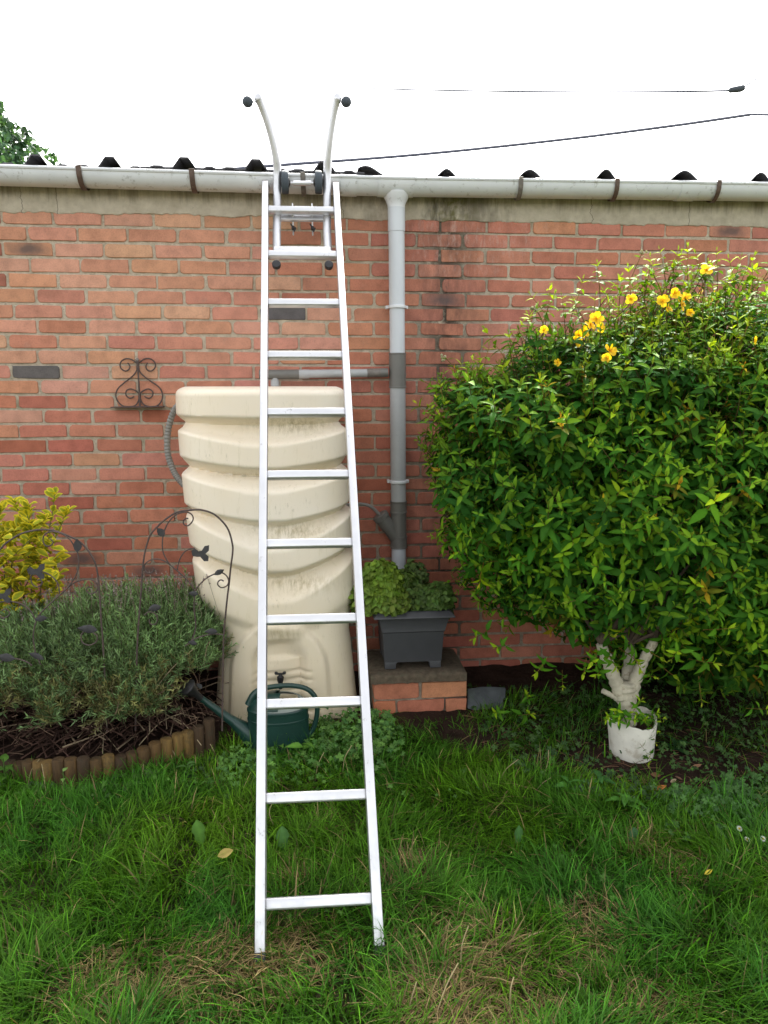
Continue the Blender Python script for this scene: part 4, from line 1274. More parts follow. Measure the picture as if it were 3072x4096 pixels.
cc = lambda a_, b_, Y=CY: at(432 + .2278 * a_, 1431 + .2278 * b_, Y)
g = G()
hp = catmull([cc(470, 400), cc(510, 310), cc(580, 255), cc(700, 228), cc(860, 218), cc(1000, 245), cc(1080, 310), cc(1110, 400), cc(1108, 500), cc(1085, 600), cc(1050, 665), cc(1005, 720)], 6)
g.tube(hp, [.020 - .0095 * min(1, i / 14) + .004 * max(0, (i - len(hp) + 8) / 8) for i in range(len(hp))], 14)
g.obj('handle', M_CAN, can)
g = G()
sp_ = catmull([cc(520, 760), cc(440, 655), cc(330, 570), cc(230, 500), cc(130, 425), cc(45, 365), cc(-20, 318, CY - .01)], 6)
g.tube(sp_, list(np.interp(np.linspace(0, 1, len(sp_)), [0, .18, .35, .6, 1], [.046, .036, .022, .0155, .012])), 18)
spt = g.obj('spout', M_CAN, can)
e0, e1 = cc(10, 340, CY - .005), at(404, 1484, CY - .03)
dd = (e1 - e0).normalized(); Mq = dd.to_track_quat('Z', 'Y').to_matrix(); le = (e1 - e0).length
g = G(); g.lathe([(.0135, 0), (.014, le * .35), (.020, le * .52), (.034, le * .88), (.0375, le * .95), (.036, le), (.02, le + .006), (.004, le + .008)], e0, 24, Mq)
g.obj('rose', M_BLACK, spt)

# ------------------------------------------------------------------ brick pier, slab, planter
PYF = -.58
zs_t = at(900, 1452, PYF).z; zs_b = at(900, 1473, PYF).z
pier = thing('brick_pier', 'low two-course brick pier with a rough concrete slab under the planter', 'pier', (.52, -.33, 0))
xl, xr = at(806, 1500, PYF).x, at(1009, 1500, PYF).x
g = G(); g.box(((xl + xr) / 2, PYF + .162, zs_b / 2 - .01), (xr - xl - .012, .30, zs_b + .02)); g.obj('mortar_core', M_MORTAR, pier)
g = G(); 
r = random.Random(4)
nxs, nys = 22, 12
top = []
x0s, x1s = at(801, 1465, PYF - .012).x, at(1008, 1465, PYF - .012).x
vs_ = []
for j in range(nys):
    for i in range(nxs):
        x = x0s + (x1s - x0s) * i / (nxs - 1); y = PYF - .014 + .33 * j / (nys - 1)
        ed = (.006 * r.random() if j == 0 else 0)
        vs_.append((x, y + ed, zs_t + r.uniform(-.003, .003) - (.006 if j == 0 or i in (0, nxs - 1) else 0)))
fs_ = [(j * nxs + i, j * nxs + i + 1, (j + 1) * nxs + i + 1, (j + 1) * nxs + i) for j in range(nys - 1) for i in range(nxs - 1)]
n0 = len(vs_)
for rowz in (zs_t - .012, zs_t - .026, zs_b + .002):
    for i in range(nxs): vs_.append((x0s + (x1s - x0s) * i / (nxs - 1), PYF - .016 + r.uniform(-.003, .004), rowz + r.uniform(-.003, .003)))
chain = [0] + [n0 + k * nxs for k in range(3)]
for a_, b_ in zip(chain, chain[1:]):
    for i in range(nxs - 1): fs_.append((b_ + i, b_ + i + 1, a_ + i + 1, a_ + i))
# right and left faces, underside
for i_ in (0, nxs - 1):
    e = [vs_[j * nxs + i_] for j in range(nys)]
    n1 = len(vs_); vs_ += [(p[0], p[1], zs_b + .002) for p in e]
    for j in range(nys - 1):
        q = (j * nxs + i_, (j + 1) * nxs + i_, n1 + j + 1, n1 + j); fs_.append(q if i_ else q[::-1])
g.add(vs_, fs_); g.obj('concrete_slab', M_SLAB, pier, angle=60)
def pier_brick(xa, xb, za, zb_, c):
    me = brick_mesh(int(xa * 1000), xb - xa, zb_ - za, .09).mesh('brick', angle=18); me.materials.append(M_BRICK)
    o = bpy.data.objects.new('brick', me); o.location = ((xa + xb) / 2, PYF + r.uniform(-.003, .003), (za + zb_) / 2); o.color = (*c, 1)
    link(o, pier)
zj1 = at(900, 1511, PYF).z
cx7 = lambda a_: at(729 + .2686 * a_, 1500, PYF).x
for a_, b_, za, zb_, c in ((292, 655, zj1 + .004, zs_b - .006, (.42, .16, .09)), (678, 1040, zj1 + .004, zs_b - .006, (.50, .22, .11)), (292, 468, zj1 - .066, zj1 - .005, (.47, .17, .085)), (485, 860, zj1 - .066, zj1 - .005, (.42, .15, .09)), (872, 1040, zj1 - .066, zj1 - .005, (.46, .18, .10)), (292, 655, zj1 - .136, zj1 - .074, (.40, .14, .08)), (678, 1040, zj1 - .136, zj1 - .074, (.36, .13, .08))):
    pier_brick(cx7(a_), cx7(b_), za, zb_, c)
pp = bpy.data.objects.new('brick', BR[0])
for k, yy in enumerate((-.45,)):
    for zc in (zj1 + .036, zj1 - .036):
        o = bpy.data.objects.new('brick', BR[k]); o.location = (xr - .002, yy, zc); o.rotation_euler = (0, 0, R(90)); o.color = (.33, .12, .08, 1); link(o, pier)

plr = thing('square_planter', 'charcoal square plastic planter standing on the brick pier', 'planter', (.52, -.40, zs_t))
F0 = -.545; DP = .27
def pz(py): return at(890, py, F0).z
pxx = lambda px, py: at(px, py, F0).x
xm_ = (pxx(832, 1440) + pxx(953, 1440)) / 2
def frus(levels, n_in=True):
    g = G(); vs_ = []
    for (hw, z_) in levels:
        hd = hw * .97
        for sx_, sy_ in ((-1, -1), (1, -1), (1, 1), (-1, 1)): vs_.append((xm_ + sx_ * hw, F0 + DP / 2 + sy_ * hd, z_))
    fs_ = [(4 * i + k, 4 * i + (k + 1) % 4, 4 * (i + 1) + (k + 1) % 4, 4 * (i + 1) + k) for i in range(len(levels) - 1) for k in range(4)]
    g.add(vs_, fs_); return g
hb = (pxx(953, 1440) - pxx(832, 1440)) / 2; hm_ = (pxx(959, 1366) - pxx(827, 1366)) / 2; ht_ = (pxx(969, 1332) - pxx(819, 1332)) / 2; hr_ = (pxx(980, 1322) - pxx(806, 1322)) / 2
z0_, zf, zm_, zt_ = zs_t + .002, pz(1431), pz(1365), pz(1331)
g = frus([(hb + .002, zf), (hm_, zm_ - .002), (hm_ + .004, zm_), (hm_ + .005, zm_ + .005), (hm_ + .0045, zm_ + .007), (ht_ + .003, zt_), (hr_, zt_), (hr_, zt_ + .006), (hr_ - .022, zt_ + .028), (hr_ - .034, zt_ + .028), (hr_ - .05, zt_ - .02)])
g.f.append((0, 1, 2, 3)); nlast = 10 * 4; g.f.append((nlast, nlast + 1, nlast + 2, nlast + 3))
g.obj('planter_body', M_PLANTER, plr, bevel=.003)
for sx_ in (-1, 1):
    for sy_ in (-1, 1):
        g = G(); wf = hb * .40
        xo = xm_ + sx_ * (hb - wf / 2); yo = F0 + DP / 2 + sy_ * (hb * .97 - wf / 2)
        vs_ = []
        for zz, k in ((z0_, -.002), (zf - .010, 0), (zf + .001, .008)):
            for a_, b_ in ((-1, -1), (1, -1), (1, 1), (-1, 1)):
                w2 = wf / 2 + (k if (a_ == -sx_) else 0)
                vs_.append((xo + a_ * w2, yo + b_ * wf / 2, zz))
        g.add(vs_, [(0, 3, 2, 1), (8, 9, 10, 11)] + [(4 * i + k, 4 * i + (k + 1) % 4, 4 * i + 4 + (k + 1) % 4, 4 * i + 4 + k) for i in range(2) for k in range(4)])
        g.obj('foot', M_PLANTER, plr, bevel=.003)
g = G(); q = hr_ - .045
g.add([(xm_ - q, F0 + DP / 2 - q, zt_ + .010), (xm_ + q, F0 + DP / 2 - q, zt_ + .010), (xm_ + q, F0 + DP / 2 + q, zt_ + .010), (xm_ - q, F0 + DP / 2 + q, zt_ + .010)], [(0, 1, 2, 3)])
g.obj('potting_soil', M_SOIL, plr)
# round-leaved herb in the planter
herb = thing('planter_herb', 'bright green round-leaved herb spilling over the charcoal planter', 'plant', (xm_, F0 + DP / 2, zt_))
r = np.random.default_rng(31)
RL = [leaf_tpl(.030, .025, [(0, .25), (.18, .85), (.45, 1.0), (.75, .75), (1, .12)], d_, .18, (.9, .9, .9), (1.08, 1.08, 1.0)) for d_ in (.1, .3, .5)]
blobs = [((822, 1268), -.58, 56, 68, 1200, (.17, .27, .028)), ((845, 1300), -.60, 50, 26, 260, (.14, .21, .028)), ((775, 1300), -.50, 22, 30, 110, (.11, .17, .03)), ((905, 1292), -.55, 48, 34, 420, (.085, .145, .032)), ((900, 1245), -.42, 30, 34, 150, (.085, .14, .035)), ((955, 1300), -.50, 30, 40, 220, (.05, .085, .022)), ((890, 1235), -.40, 14, 40, 60, (.09, .15, .035)), ((945, 1285), -.58, 40, 34, 330, (.085, .155, .030)), ((790, 1285), -.58, 34, 46, 320, (.15, .23, .03)), ((870, 1262), -.50, 40, 40, 260, (.10, .17, .03))]
parts = []; hs_ = []
for (c2, Y, rx, ry, n, cc_) in blobs:
    ctr = np.array(at(*c2, Y + .06)); sx_ = rx / 515; sz_ = ry / 515
    d = unit(r.normal(size=(n, 3))); d[:, 1] = -np.abs(d[:, 1]) * .8 + .15
    p = ctr + d * np.array([sx_, .11, sz_]) * r.uniform(.65, 1.0, (n, 1)) ** .6
    nn = unit(d * .8 + np.array([0, -.2, .75]) + r.normal(size=(n, 3)) * .35)
    ax = unit(np.cross(nn, r.normal(size=(n, 3))) + np.array([0, -.3, -.25]))
    side = unit(np.cross(ax, nn)); up_ = np.cross(side, ax)
    M = np.stack([side, ax, up_], -1) * r.uniform(.65, 1.15, (n, 1, 1))
    tn = np.array(cc_) * r.uniform(.6, 1.25, (n, 1)) * (1 + r.normal(size=(n, 3)) * .05)
    for k in range(3): parts.append(inst(RL[k], M[k::3], p[k::3], tn[k::3]))
    for k in range(max(4, n // 40)):
        b0 = np.array([xm_ + r.normal() * .05, F0 + .10, zt_ + .01]); hs_.append(stem_tpl(catmull([b0, (b0 + p[k]) / 2 + np.array([0, 0, .02]), p[k]], 4), .0014, (.10, .12, .03), 3))
tag(arr_obj('foliage', parts, M_LEAFM, herb, True), kind='stuff')
arr_obj('stems', hs_, M_DRY, herb)

# ------------------------------------------------------------------ slate piece
g = G()
sl = [(335, 1000), (500, 975), (640, 976), (755, 985), (750, 1080), (725, 1095), (735, 1180), (680, 1345), (600, 1310), (510, 1270), (440, 1230), (335, 1200)]
sp3 = [at(945 + .1953 * a_, 1296 + .1953 * b_, -.50 - (b_ - 980) / 365 * .14) for a_, b_ in sl]
n = len(sp3); th_ = Vector((0, .012, .003))
g.add(sp3 + [p + th_ for p in sp3], [tuple(reversed(range(n))), tuple(range(n, 2 * n))] + [(k, (k + 1) % n, (k + 1) % n + n, k + n) for k in range(n)])
tag(g.obj('slate_piece', M_SLATE, bevel=.0015), 'broken dark grey slate piece leaning on the wall beside brick pier', 'slate')

# ------------------------------------------------------------------ white pot and shrub
PC = Vector((1.335, -1.045, 0))
pot = thing('white_pot', 'chipped whitewashed bottomless pot round the white shrub trunk', 'pot', PC)
Mp = Matrix.Rotation(R(-2.5), 3, 'Y') @ Matrix.Rotation(R(1), 3, 'X')
g = G(); n = 44; vs_ = []
for (r0, zz) in ((.086, -.02), (.089, .03), (.094, .10), (.099, .168), (.097, .173), (.090, .171), (.085, .10), (.080, -.02)):
    for i in range(n):
        a_ = 2 * math.pi * i / n
        w = 1 + .02 * math.sin(3 * a_) + random.uniform(-.006, .006)
        dz = .012 * math.sin(2 * a_ + .5) + random.uniform(-.003, .003) if zz > .15 else 0
        vs_.append(PC + Mp @ Vector((r0 * w * math.cos(a_), r0 * w * math.sin(a_), zz + dz)))
g.add(vs_, [(j * n + i, j * n + (i + 1) % n, (j + 1) * n + (i + 1) % n, (j + 1) * n + i) for j in range(7) for i in range(n)])
g.obj('pot_wall', M_POT, pot, angle=60)
g = G(); g.add([PC + Mp @ Vector((.088 * math.cos(2 * math.pi * i / n), .088 * math.sin(2 * math.pi * i / n), .150)) for i in range(n)], [tuple(range(n))]); g.obj('pot_soil', M_SOIL, pot)

shr = thing('flowering_shrub', 'large dense green shrub with yellow flowers and white trunk', 'shrub', PC)
tv = lambda a_, b_, Y=-1.05: at(1134 + .2278 * a_, 1404 + .2278 * b_, Y)
g = G()
def limb(pts, rs, g):
    c_ = catmull(pts, 5)
    rr_ = list(np.interp(np.linspace(0, 1, len(c_)), np.linspace(0, 1, len(rs)), rs))
    rr_ = [a_ * (1 + .09 * math.sin(i * 2.1) + random.uniform(-.05, .05)) for i, a_ in enumerate(rr_)]
    g.tube(c_, rr_, 14)
limb([tv(985, 800), tv(980, 600), tv(965, 480), tv(955, 380), tv(960, 300)], [.034, .034, .037, .043, .040], g)
limb([tv(930, 450), tv(880, 340), tv(830, 220), tv(780, 100), tv(720, -60)], [.032, .029, .026, .024, .020], g)
limb([tv(1000, 430), tv(1040, 300), tv(1090, 180), tv(1140, 70), tv(1230, -90)], [.032, .026, .023, .021, .017], g)
limb([tv(960, 400, -1.03), tv(975, 250, -1.0), tv(990, 100, -.95), tv(1000, -60, -.88)], [.030, .026, .022, .016], g)
limb([tv(900, 480), tv(850, 445), tv(790, 415), tv(738, 388)], [.015, .0115, .0105, .0105], g)
g.obj('trunk', M_BARK, shr, angle=70)
g = G(); rb = np.random.default_rng(2)
CC, CR = np.array([1.93, -.74, 1.10]), np.array([1.38, .66, .70])
for i in range(46):
    st_ = Vector(tv(*[(720, -60), (1230, -90), (1000, -60)][i % 3]))
    d = unit(rb.normal(size=3) + np.array([0, -.1, .4])); e = Vector(CC + d * CR * .82)
    e.y = min(e.y, -.08)
    mid = st_.lerp(e, .5) + Vector(rb.normal(size=3) * .05) + Vector((0, 0, .05))
    c_ = catmull([st_, mid, e], 5)
    g.tube(c_, list(np.linspace(.009, .003, len(c_))), 5)
g.obj('branches', M_WOODB, shr)
# leafy sprigs
def sprig(seed, young=False, pairs=4, L_=.085):
    r = np.random.default_rng(seed); ts = []
    sc = (.13, .10, .035) if not young else (.30, .20, .06)
    ts.append(stem_tpl([(0, 0, -.02), (.002, .002, L_ * .5), (0, 0, L_)], [.0018, .0016, .0012], sc, 3))
    pr = [(0, .10), (.16, .62), (.40, 1.0), (.72, .74), (1, .06)]
    for k in range(pairs):
        t = (k + .3) / pairs; z_ = L_ * t
        for s_ in (0, 1):
            az = k * 1.571 + s_ * math.pi + r.uniform(-.25, .25)
            top = k == pairs - 1
            el = r.uniform(-.10, .35) + .30 * t + (.45 if top else 0)
            l = r.uniform(.046, .064) * (1 - .30 * (t if not top else 1.1)); w = l * r.uniform(.36, .45)
            mature = np.array([.028, .114, .011]); fresh = np.array([.100, .240, .012]); yell = np.array([.36, .44, .015])
            q = min(1, max(0, t * .55 + r.uniform(-.15, .15)))
            cc_ = mature * (1 - q) + fresh * q
            if top: cc_ = fresh * (.85 if not young else .3) + yell * (.15 if not young else .75)
            if young and not top: cc_ = fresh * .6 + yell * .4 * t
            lf = leaf_tpl(l, w, pr, r.uniform(.22, .62), .16, tuple(cc_ * r.uniform(.9, 1.1)), tuple(cc_ * 1.22), tuple(cc_ * 1.05))
            d = np.array([[math.cos(az) * math.cos(el), math.sin(az) * math.cos(el), math.sin(el)]])
            M = frames(d, [1], 1, up=(0, 0, 1), rng=r, roll=False)[0]
            ts.append(xf(lf, M, (0, 0, z_)))
    if not young or True:
        for s_ in (0, 1):
            lf = leaf_tpl(.022, .006, [(0, .3), (.5, 1), (1, .1)], -.1, .3, (.20, .28, .03))
            d = np.array([[.25 * (1 - 2 * s_), .1, 1]])
            ts.append(xf(lf, frames(d, [1], 1, rng=r)[0], (0, 0, L_)))
    return join_tpl(ts)
SPR = [sprig(s, False, 3 + s % 2, .075 + .012 * (s % 3)) for s in range(8)]
SPY = [sprig(40 + s, True, 4, .11) for s in range(4)]
r = np.random.default_rng(99)
def crown_sample(n, kmin, kmax, phmax=None):
    d = unit(r.normal(size=(n, 3)))
    lump = 1 + .13 * (vnoise(d[:, 0] * 3 + d[:, 1] + 9, d[:, 2] * 3 - d[:, 1] + 9, 1.6, 5) - .5) * 2 + .05 * (vnoise(d[:, 0] * 8 + 20, d[:, 2] * 8 + d[:, 1] * 6 + 20, 1.5, 7) - .5) * 2
    k = r.uniform(kmin, kmax, n)
    rr_ = CR.copy()
    p = d * k[:, None] * lump[:, None]
    lowm = p[:, 2] < 0                                    # fuller skirts below the middle
    hx = np.hypot(p[:, 0], p[:, 1])
    hr_l = np.hypot(d[:, 0], d[:, 1]); e_ = 3.4
    sq = 1 / (hr_l ** e_ + np.abs(d[:, 2]) ** e_) ** (1 / e_)
    p[lowm] *= sq[lowm][:, None]
    e2 = 2.35; hi = ~lowm
    s2 = 1 / (hr_l ** e2 + np.abs(d[:, 2]) ** e2) ** (1 / e2)
    p[hi] *= s2[hi][:, None]
    p[lowm, 2] *= .95
    p = CC + p * rr_
    ok = (p[:, 0] < 2.85) & (p[:, 0] > .555) & (p[:, 1] < -.05) & (p[:, 2] > .40 + .03 * np.sin(p[:, 0] * 9) - .25 * np.clip(p[:, 0] - 1.65, 0, .6) / .6)
    n_ = unit(d / rr_)
    return p[ok], n_[ok]
p1, n1 = crown_sample(6000, .88, 1.03)
p2, n2 = crown_sample(4600, .50, .90)
# ragged underside and inner growth, tinted dark for shade, to the right, close to the wall
m = 1900
p3 = np.stack([r.uniform(1.15, 2.9, m), r.uniform(-1.10, -.08, m), r.uniform(.03, .55, m)], 1)
ok3 = ~((np.abs(p3[:, 0] - 1.33) < .36) & (p3[:, 1] < -.55)) & (p3[:, 2] > .03 + .45 * np.clip((-.50 - p3[:, 1]), 0, 1)) & ((p3[:, 0] > 1.45) | (p3[:, 2] > .40 - .5 * np.clip(p3[:, 0] - 1.15, 0, .3) ))
p3 = p3[ok3]; n3 = unit(np.array([0, -.8, .1]) + r.normal(size=p3.shape) * .4)
P_ = np.concatenate([p1, p2, p3]); N_ = np.concatenate([n1, n2, n3])
axv = unit(N_ * .62 + np.array([0, -.10, .58]) + r.normal(size=P_.shape) * .30)
szv = r.uniform(.60, 1.32, len(P_)); szv[P_[:, 2] > 1.62] *= 1.0
clmp = vnoise(P_[:, 0] * 1.0 + P_[:, 1], P_[:, 2], 4.5, 12)
tn = np.stack([.55 + .80 * clmp, .62 + .65 * clmp, .75 + .3 * clmp], 1) * r.uniform(.65, 1.3, (len(P_), 1))
hot = r.uniform(size=len(P_)) < .035 + .06 * (P_[:, 2] > 1.3)
tn[hot] *= np.array([1.9, 1.45, .8])
sick = r.uniform(size=len(P_)) < .025
tn[sick] *= np.array([3.0, 1.1, 1.2])
tn[len(p1) + len(p2):] *= np.array([.75, .70, .75])  # low inner sprigs tinted darker, shade put into their colour
# the largest-looking 260 sprigs are parts of their own
qv = np.array([proj(p) for p in P_]); view = unit(P_ - np.array(CAM))
face = -(N_ * view).sum(1)
inside = (qv[:, 0] > 850) & (qv[:, 0] < 1655) & (np.arange(len(P_)) < len(p1))
score = np.where(inside & (face > .25), face + r.uniform(0, .9, len(P_)), -1)
pick = np.argsort(-score)[:255]
pickset = np.zeros(len(P_), bool); pickset[pick] = True
SM = [arr_mesh('leaf_sprig', *t, M_LEAF, True) for t in SPR]
SMY = [arr_mesh('leaf_sprig', *t, M_LEAF, True) for t in SPY]
for i in pick:
    o = bpy.data.objects.new('leaf_sprig', SM[r.integers(8)])
    o.matrix_world = Matrix.Translation(Vector(P_[i])) @ Matrix(frames(axv[i:i + 1], [szv[i]], 2, rng=r)[0].tolist()).to_4x4()
    o.color = (*tn[i], 1)
    link(o, shr)
rest_i = np.where(~pickset)[0]
parts = []
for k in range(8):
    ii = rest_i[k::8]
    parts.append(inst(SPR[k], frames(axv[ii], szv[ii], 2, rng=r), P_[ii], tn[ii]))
# upright young shoots on the sunny top
top_px = [(1190, 680), (1255, 650), (1300, 640), (1345, 640), (1395, 610), (1430, 600), (1470, 590), (1500, 600), (1540, 590), (1560, 620), (1600, 590), (1640, 600), (1655, 640), (1130, 730), (1060, 760), (1010, 800), (960, 870), (1320, 720), (1370, 720), (1450, 680), (1520, 680), (1580, 690), (1630, 720), (1500, 740), (1420, 750), (1300, 800), (1270, 700), (1560, 770), (1240, 790), (1110, 790)]
def crown_front(px, py):
    Y = -.9
    for _ in range(12):
        q = np.array(at(px, py, Y)); e = (q - CC) / CR
        s_ = 1 - e[0] ** 2 - e[2] ** 2
        Y = CC[1] - CR[1] * math.sqrt(max(s_, .03))
    return np.array(at(px, py, Y))
shp = []; young_n = 0
ym, yp = [], []
for (px, py) in top_px:
    for rep in range(5):
        q = crown_front(px + r.normal() * 26, py + 30 + r.normal() * 26)
        d = unit(np.array([r.normal() * .35, -.25 + r.normal() * .25, 1.0]))
        yp.append(q); ym.append(d)
        parts.append(stem_tpl(catmull([q - d * .17 + np.array([0, .04, 0]), q - d * .08 + np.array([0, .012, 0]), q], 3), .0018, (.16, .11, .045), 4))
yp = np.array(yp); ym = np.array(ym)
for i in range(len(yp)):
    if i < 40:
        o = bpy.data.objects.new('leaf_sprig', SMY[r.integers(4)])
        o.matrix_world = Matrix.Translation(Vector(yp[i])) @ Matrix(frames(ym[i:i + 1], [r.uniform(.6, 1.05)], 2, rng=r)[0].tolist()).to_4x4()
        k = r.uniform(.8, 1.15); o.color = (k, k, k, 1); link(o, shr)
parts.append(inst(SPY[0], frames(ym[40::2], r.uniform(.6, 1.05, len(ym[40::2])), 2, rng=r), yp[40::2]))
parts.append(inst(SPY[1], frames(ym[41::2], r.uniform(.6, 1.05, len(ym[41::2])), 2, rng=r), yp[41::2]))
# long single shoots standing clear of the crown, with bud clusters
for pts in ([(1338, 720), (1348, 650), (1368, 590), (1388, 545)], [(1432, 690), (1428, 630), (1412, 590), (1436, 578)], [(1480, 650), (1498, 610), (1505, 590)], [(1010, 850), (985, 800), (960, 770)], [(1180, 720), (1165, 680), (1150, 665)]):
    c_ = catmull([crown_front(*pts[0])] + [at(a_, b_, -.80) for a_, b_ in pts[1:]], 6)
    parts.append(stem_tpl(c_, .0020, (.20, .12, .05), 4))
    for k in range(4, len(c_), 3):
        for s_ in (0, 1):
            lf = leaf_tpl(.034, .012, [(0, .1), (.4, 1), (1, .08)], .2, .15, (.13, .20, .04))
            parts.append(xf(lf, frames(np.array([[math.cos(k + s_ * 3.14), -.3, .35 * (1 - 2 * (s_ and 0))]]), [1], 1, up=(0, 0, 1), rng=r)[0], np.array(c_[k])))
    for k in range(6):
        q = np.array(c_[-1]) + r.normal(size=3) * .007
        b_ = G().lathe([(.001, -.006), (.005, -.003), (.0055, .002), (.001, .006)], q, 6, cap=False)
        f_ = [];
        for qd in b_.f: f_ += [(qd[0], qd[1], qd[2]), (qd[0], qd[2], qd[3])]
        parts.append((np.array(b_.v), np.array(f_), np.tile([.42, .40, .26], (len(b_.v), 1))))
tag(arr_obj('foliage', parts, M_LEAF, shr, True), kind='stuff')
# single sprigs hanging low in front of the dark gap, photographed one by one
for (px, py, Y, dx, dz, k) in ((1095, 1395, -.95, -1, .1, 1.0), (1055, 1360, -1.0, -.8, -.2, 1.05), (1180, 1425, -1.1, -.6, -.4, 1.1), (1215, 1455, -1.1, -.1, -.9, .8), (1085, 1540, -.75, -.6, .3, .95), (1125, 1545, -.75, .3, .3, 1.0), (1140, 1515, -.7, -.2, .8, .8), (1500, 1425, -1.30, .3, .1, 1.35), (1470, 1405, -1.3, -.5, .1, 1.0), (1510, 1470, -1.25, -.1, -.8, .95), (1530, 1360, -1.3, .5, .2, 1.1), (1540, 1330, -1.3, .1, .9, .9), (1640, 1440, -1.25, .4, .1, 1.0), (1345, 1535, -1.10, -.6, .3, .85), (1330, 1545, -1.12, -.9, .2, .75), (1372, 1530, -1.10, .2, .9, .85), (1400, 1565, -1.16, .6, -.4, .6), (1385, 1610, -1.18, .4, -.6, .5), (1405, 1625, -1.18, -.3, -.5, .6), (1620, 1530, -1.1, .5, .2, .9), (1290, 1410, -1.2, -.4, -.2, 1.0), (1315, 1415, -1.22, .1, -.3, 1.0), (1345, 1405, -1.25, .3, -.2, 1.1), (1370, 1420, -1.2, .1, -.4, .9), (1400, 1405, -1.22, .4, -.2, 1.0), (1265, 1430, -1.2, -.3, -.5, .9), (1430, 1440, -1.2, .4, -.3, 1.0), (1300, 1445, -1.16, -.5, -.1, .8), (1390, 1455, -1.18, .6, -.1, .7), (1320, 1553, -1.12, -.7, .2, .62), (1338, 1558, -1.13, -.3, .3, .6), (1358, 1556, -1.13, .1, .3, .62), (1378, 1554, -1.12, .4, .2, .55), (1400, 1556, -1.12, .6, .1, .55), (1345, 1548, -1.08, .2, .5, .65), (1408, 1590, -1.14, .3, -.7, .5), (1365, 1550, -1.06, .1, .4, .7), (1385, 1548, -1.04, .5, .3, .7), (1400, 1546, -1.06, .3, .4, .65), (1335, 1550, -1.05, -.4, .4, .7), (1392, 1554, -1.10, -.2, .3, .6), (1410, 1552, -1.10, .6, .2, .55)):
    o = bpy.data.objects.new('leaf_sprig', SM[r.integers(8)])
    o.matrix_world = Matrix.Translation(at(px, py, Y)) @ Matrix(frames(np.array([[dx, -.55, dz]]), [k * .9], 2, rng=r)[0].tolist()).to_4x4()
    j = r.uniform(1.0, 1.7); o.color = (j * 1.35, j * 1.1, j * .8, 1); link(o, shr)
# yellow flowers
def flower(name, c, nrm, sc, parent, seed):
    r_ = np.random.default_rng(seed); ts = []
    for k in range(5):
        a_ = 2 * math.pi * k / 5 + r_.uniform(-.15, .15)
        lf = leaf_tpl(.030, .026, [(0, .22), (.3, .75), (.62, 1.0), (.88, .85), (1, .35)], r_.uniform(-.25, .25), .10, (.90, .62, .02), (.86, .52, .015))
        ts.append(xf(lf, frames(np.array([[math.cos(a_), math.sin(a_), r_.uniform(.15, .55)]]), [1], 1, up=(0, 0, 1), rng=r_)[0], (0, 0, 0)))
    for k in range(16):
        d = unit(r_.normal(size=3) + np.array([0, 0, 1.2])) * .014
        ts.append(stem_tpl([(0, 0, 0), d], .0008, (.75, .38, .02), 3))
    v, f, cc_ = join_tpl(ts)
    me = arr_mesh(name, v, f, cc_, M_PETAL, True)
    o = bpy.data.objects.new(name, me)
    o.matrix_world = Matrix.Translation(Vector(c)) @ Vector(nrm).to_track_quat('Z', 'Y').to_matrix().to_4x4() @ Matrix.Scale(sc, 4)
    return link(o, parent)
for i, (px, py, sc) in enumerate(((1232, 738, .95), (1258, 712, 1.1), (1216, 760, .8), (1284, 778, 1.05), (1278, 795, .8), (1395, 676, 1.0), (1432, 682, 1.0), (1330, 672, .85), (1418, 660, .9), (1486, 612, 1.1), (1150, 735, .7), (1178, 802, .6), (1184, 925, .7), (1450, 700, .7), (1580, 757, .6), (1245, 725, .9), (1655, 585, .8), (1440, 668, .9), (1405, 690, .8), (1222, 745, .9), (1265, 730, .8))):
    q = crown_front(px, py) + np.array([0, -.15, .03])
    q = Vector(q)
    pd = G().tube(catmull([q + Vector((r.normal() * .02, .15, -.07)), q + Vector((0, .05, -.03)), q], 4), .0016, 5).obj('flower_stalk', M_WOODB, shr)
    o = flower('flower', q, (r.normal() * .5, -.9, .35 + r.normal() * .3), sc * .88, shr, i)

# ------------------------------------------------------------------ grass
r = np.random.default_rng(5)
def blade(seed, curve):
    rg = np.random.default_rng(seed)
    v, f, c = [], [], []
    prof = [(0, 1.0), (.35, .9), (.7, .6), (1, .05)]
    for t, w in prof:
        y = curve * t * t; z_ = t * (1 - .32 * curve * t)
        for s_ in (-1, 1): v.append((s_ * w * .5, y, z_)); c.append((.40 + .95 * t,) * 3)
    for i in range(3):
        a_ = 2 * i; f += [(a_, a_ + 1, a_ + 3), (a_, a_ + 3, a_ + 2)]
    return np.array(v, float), np.array(f), np.array(c, float)
BT = [blade(i, c_) for i, c_ in enumerate((.15, .45, .75, 1.05))]
NB = 150000
X = r.uniform(-1.75, 2.7, NB); Y = r.uniform(-2.95, -.40, NB)
ctr = np.array([X, Y, np.zeros(NB)]).T - np.array(CAM)
zc_ = ctr @ np.array(fwd); pxv = (1536 + 3150 * (ctr @ np.array(rgt)) / zc_) / PX
front = np.where(X < -.37, bed_front(np.clip(X, -1.6, -.37)) - .03, soil_line(np.clip(X, -.4, 2.6)) - .02)
edge_noise = (vnoise(X, Y, 7, 3) - .5) * .22
over = np.where(X < -.37, 0.0, np.clip(.62 * vnoise(X, Y, 6, 51) + .05, 0, 1)) * ((Y < -.64) | (X > .78))
pq = atz(1400, 1690)
over *= np.clip(np.hypot((X - pq.x) / .34, (Y - pq.y) / .24) - .75, 0, 1)
over *= np.where((X > 1.55) & (Y > -1.0), .3, 1) * (np.hypot(X - PC.x, Y - PC.y) > .12)
keep = (pxv > -70) & (pxv < 1730) & ((Y < front + np.where(X < -.37, 0, edge_noise)) | (r.uniform(size=NB) < over))
X, Y = X[keep], Y[keep]
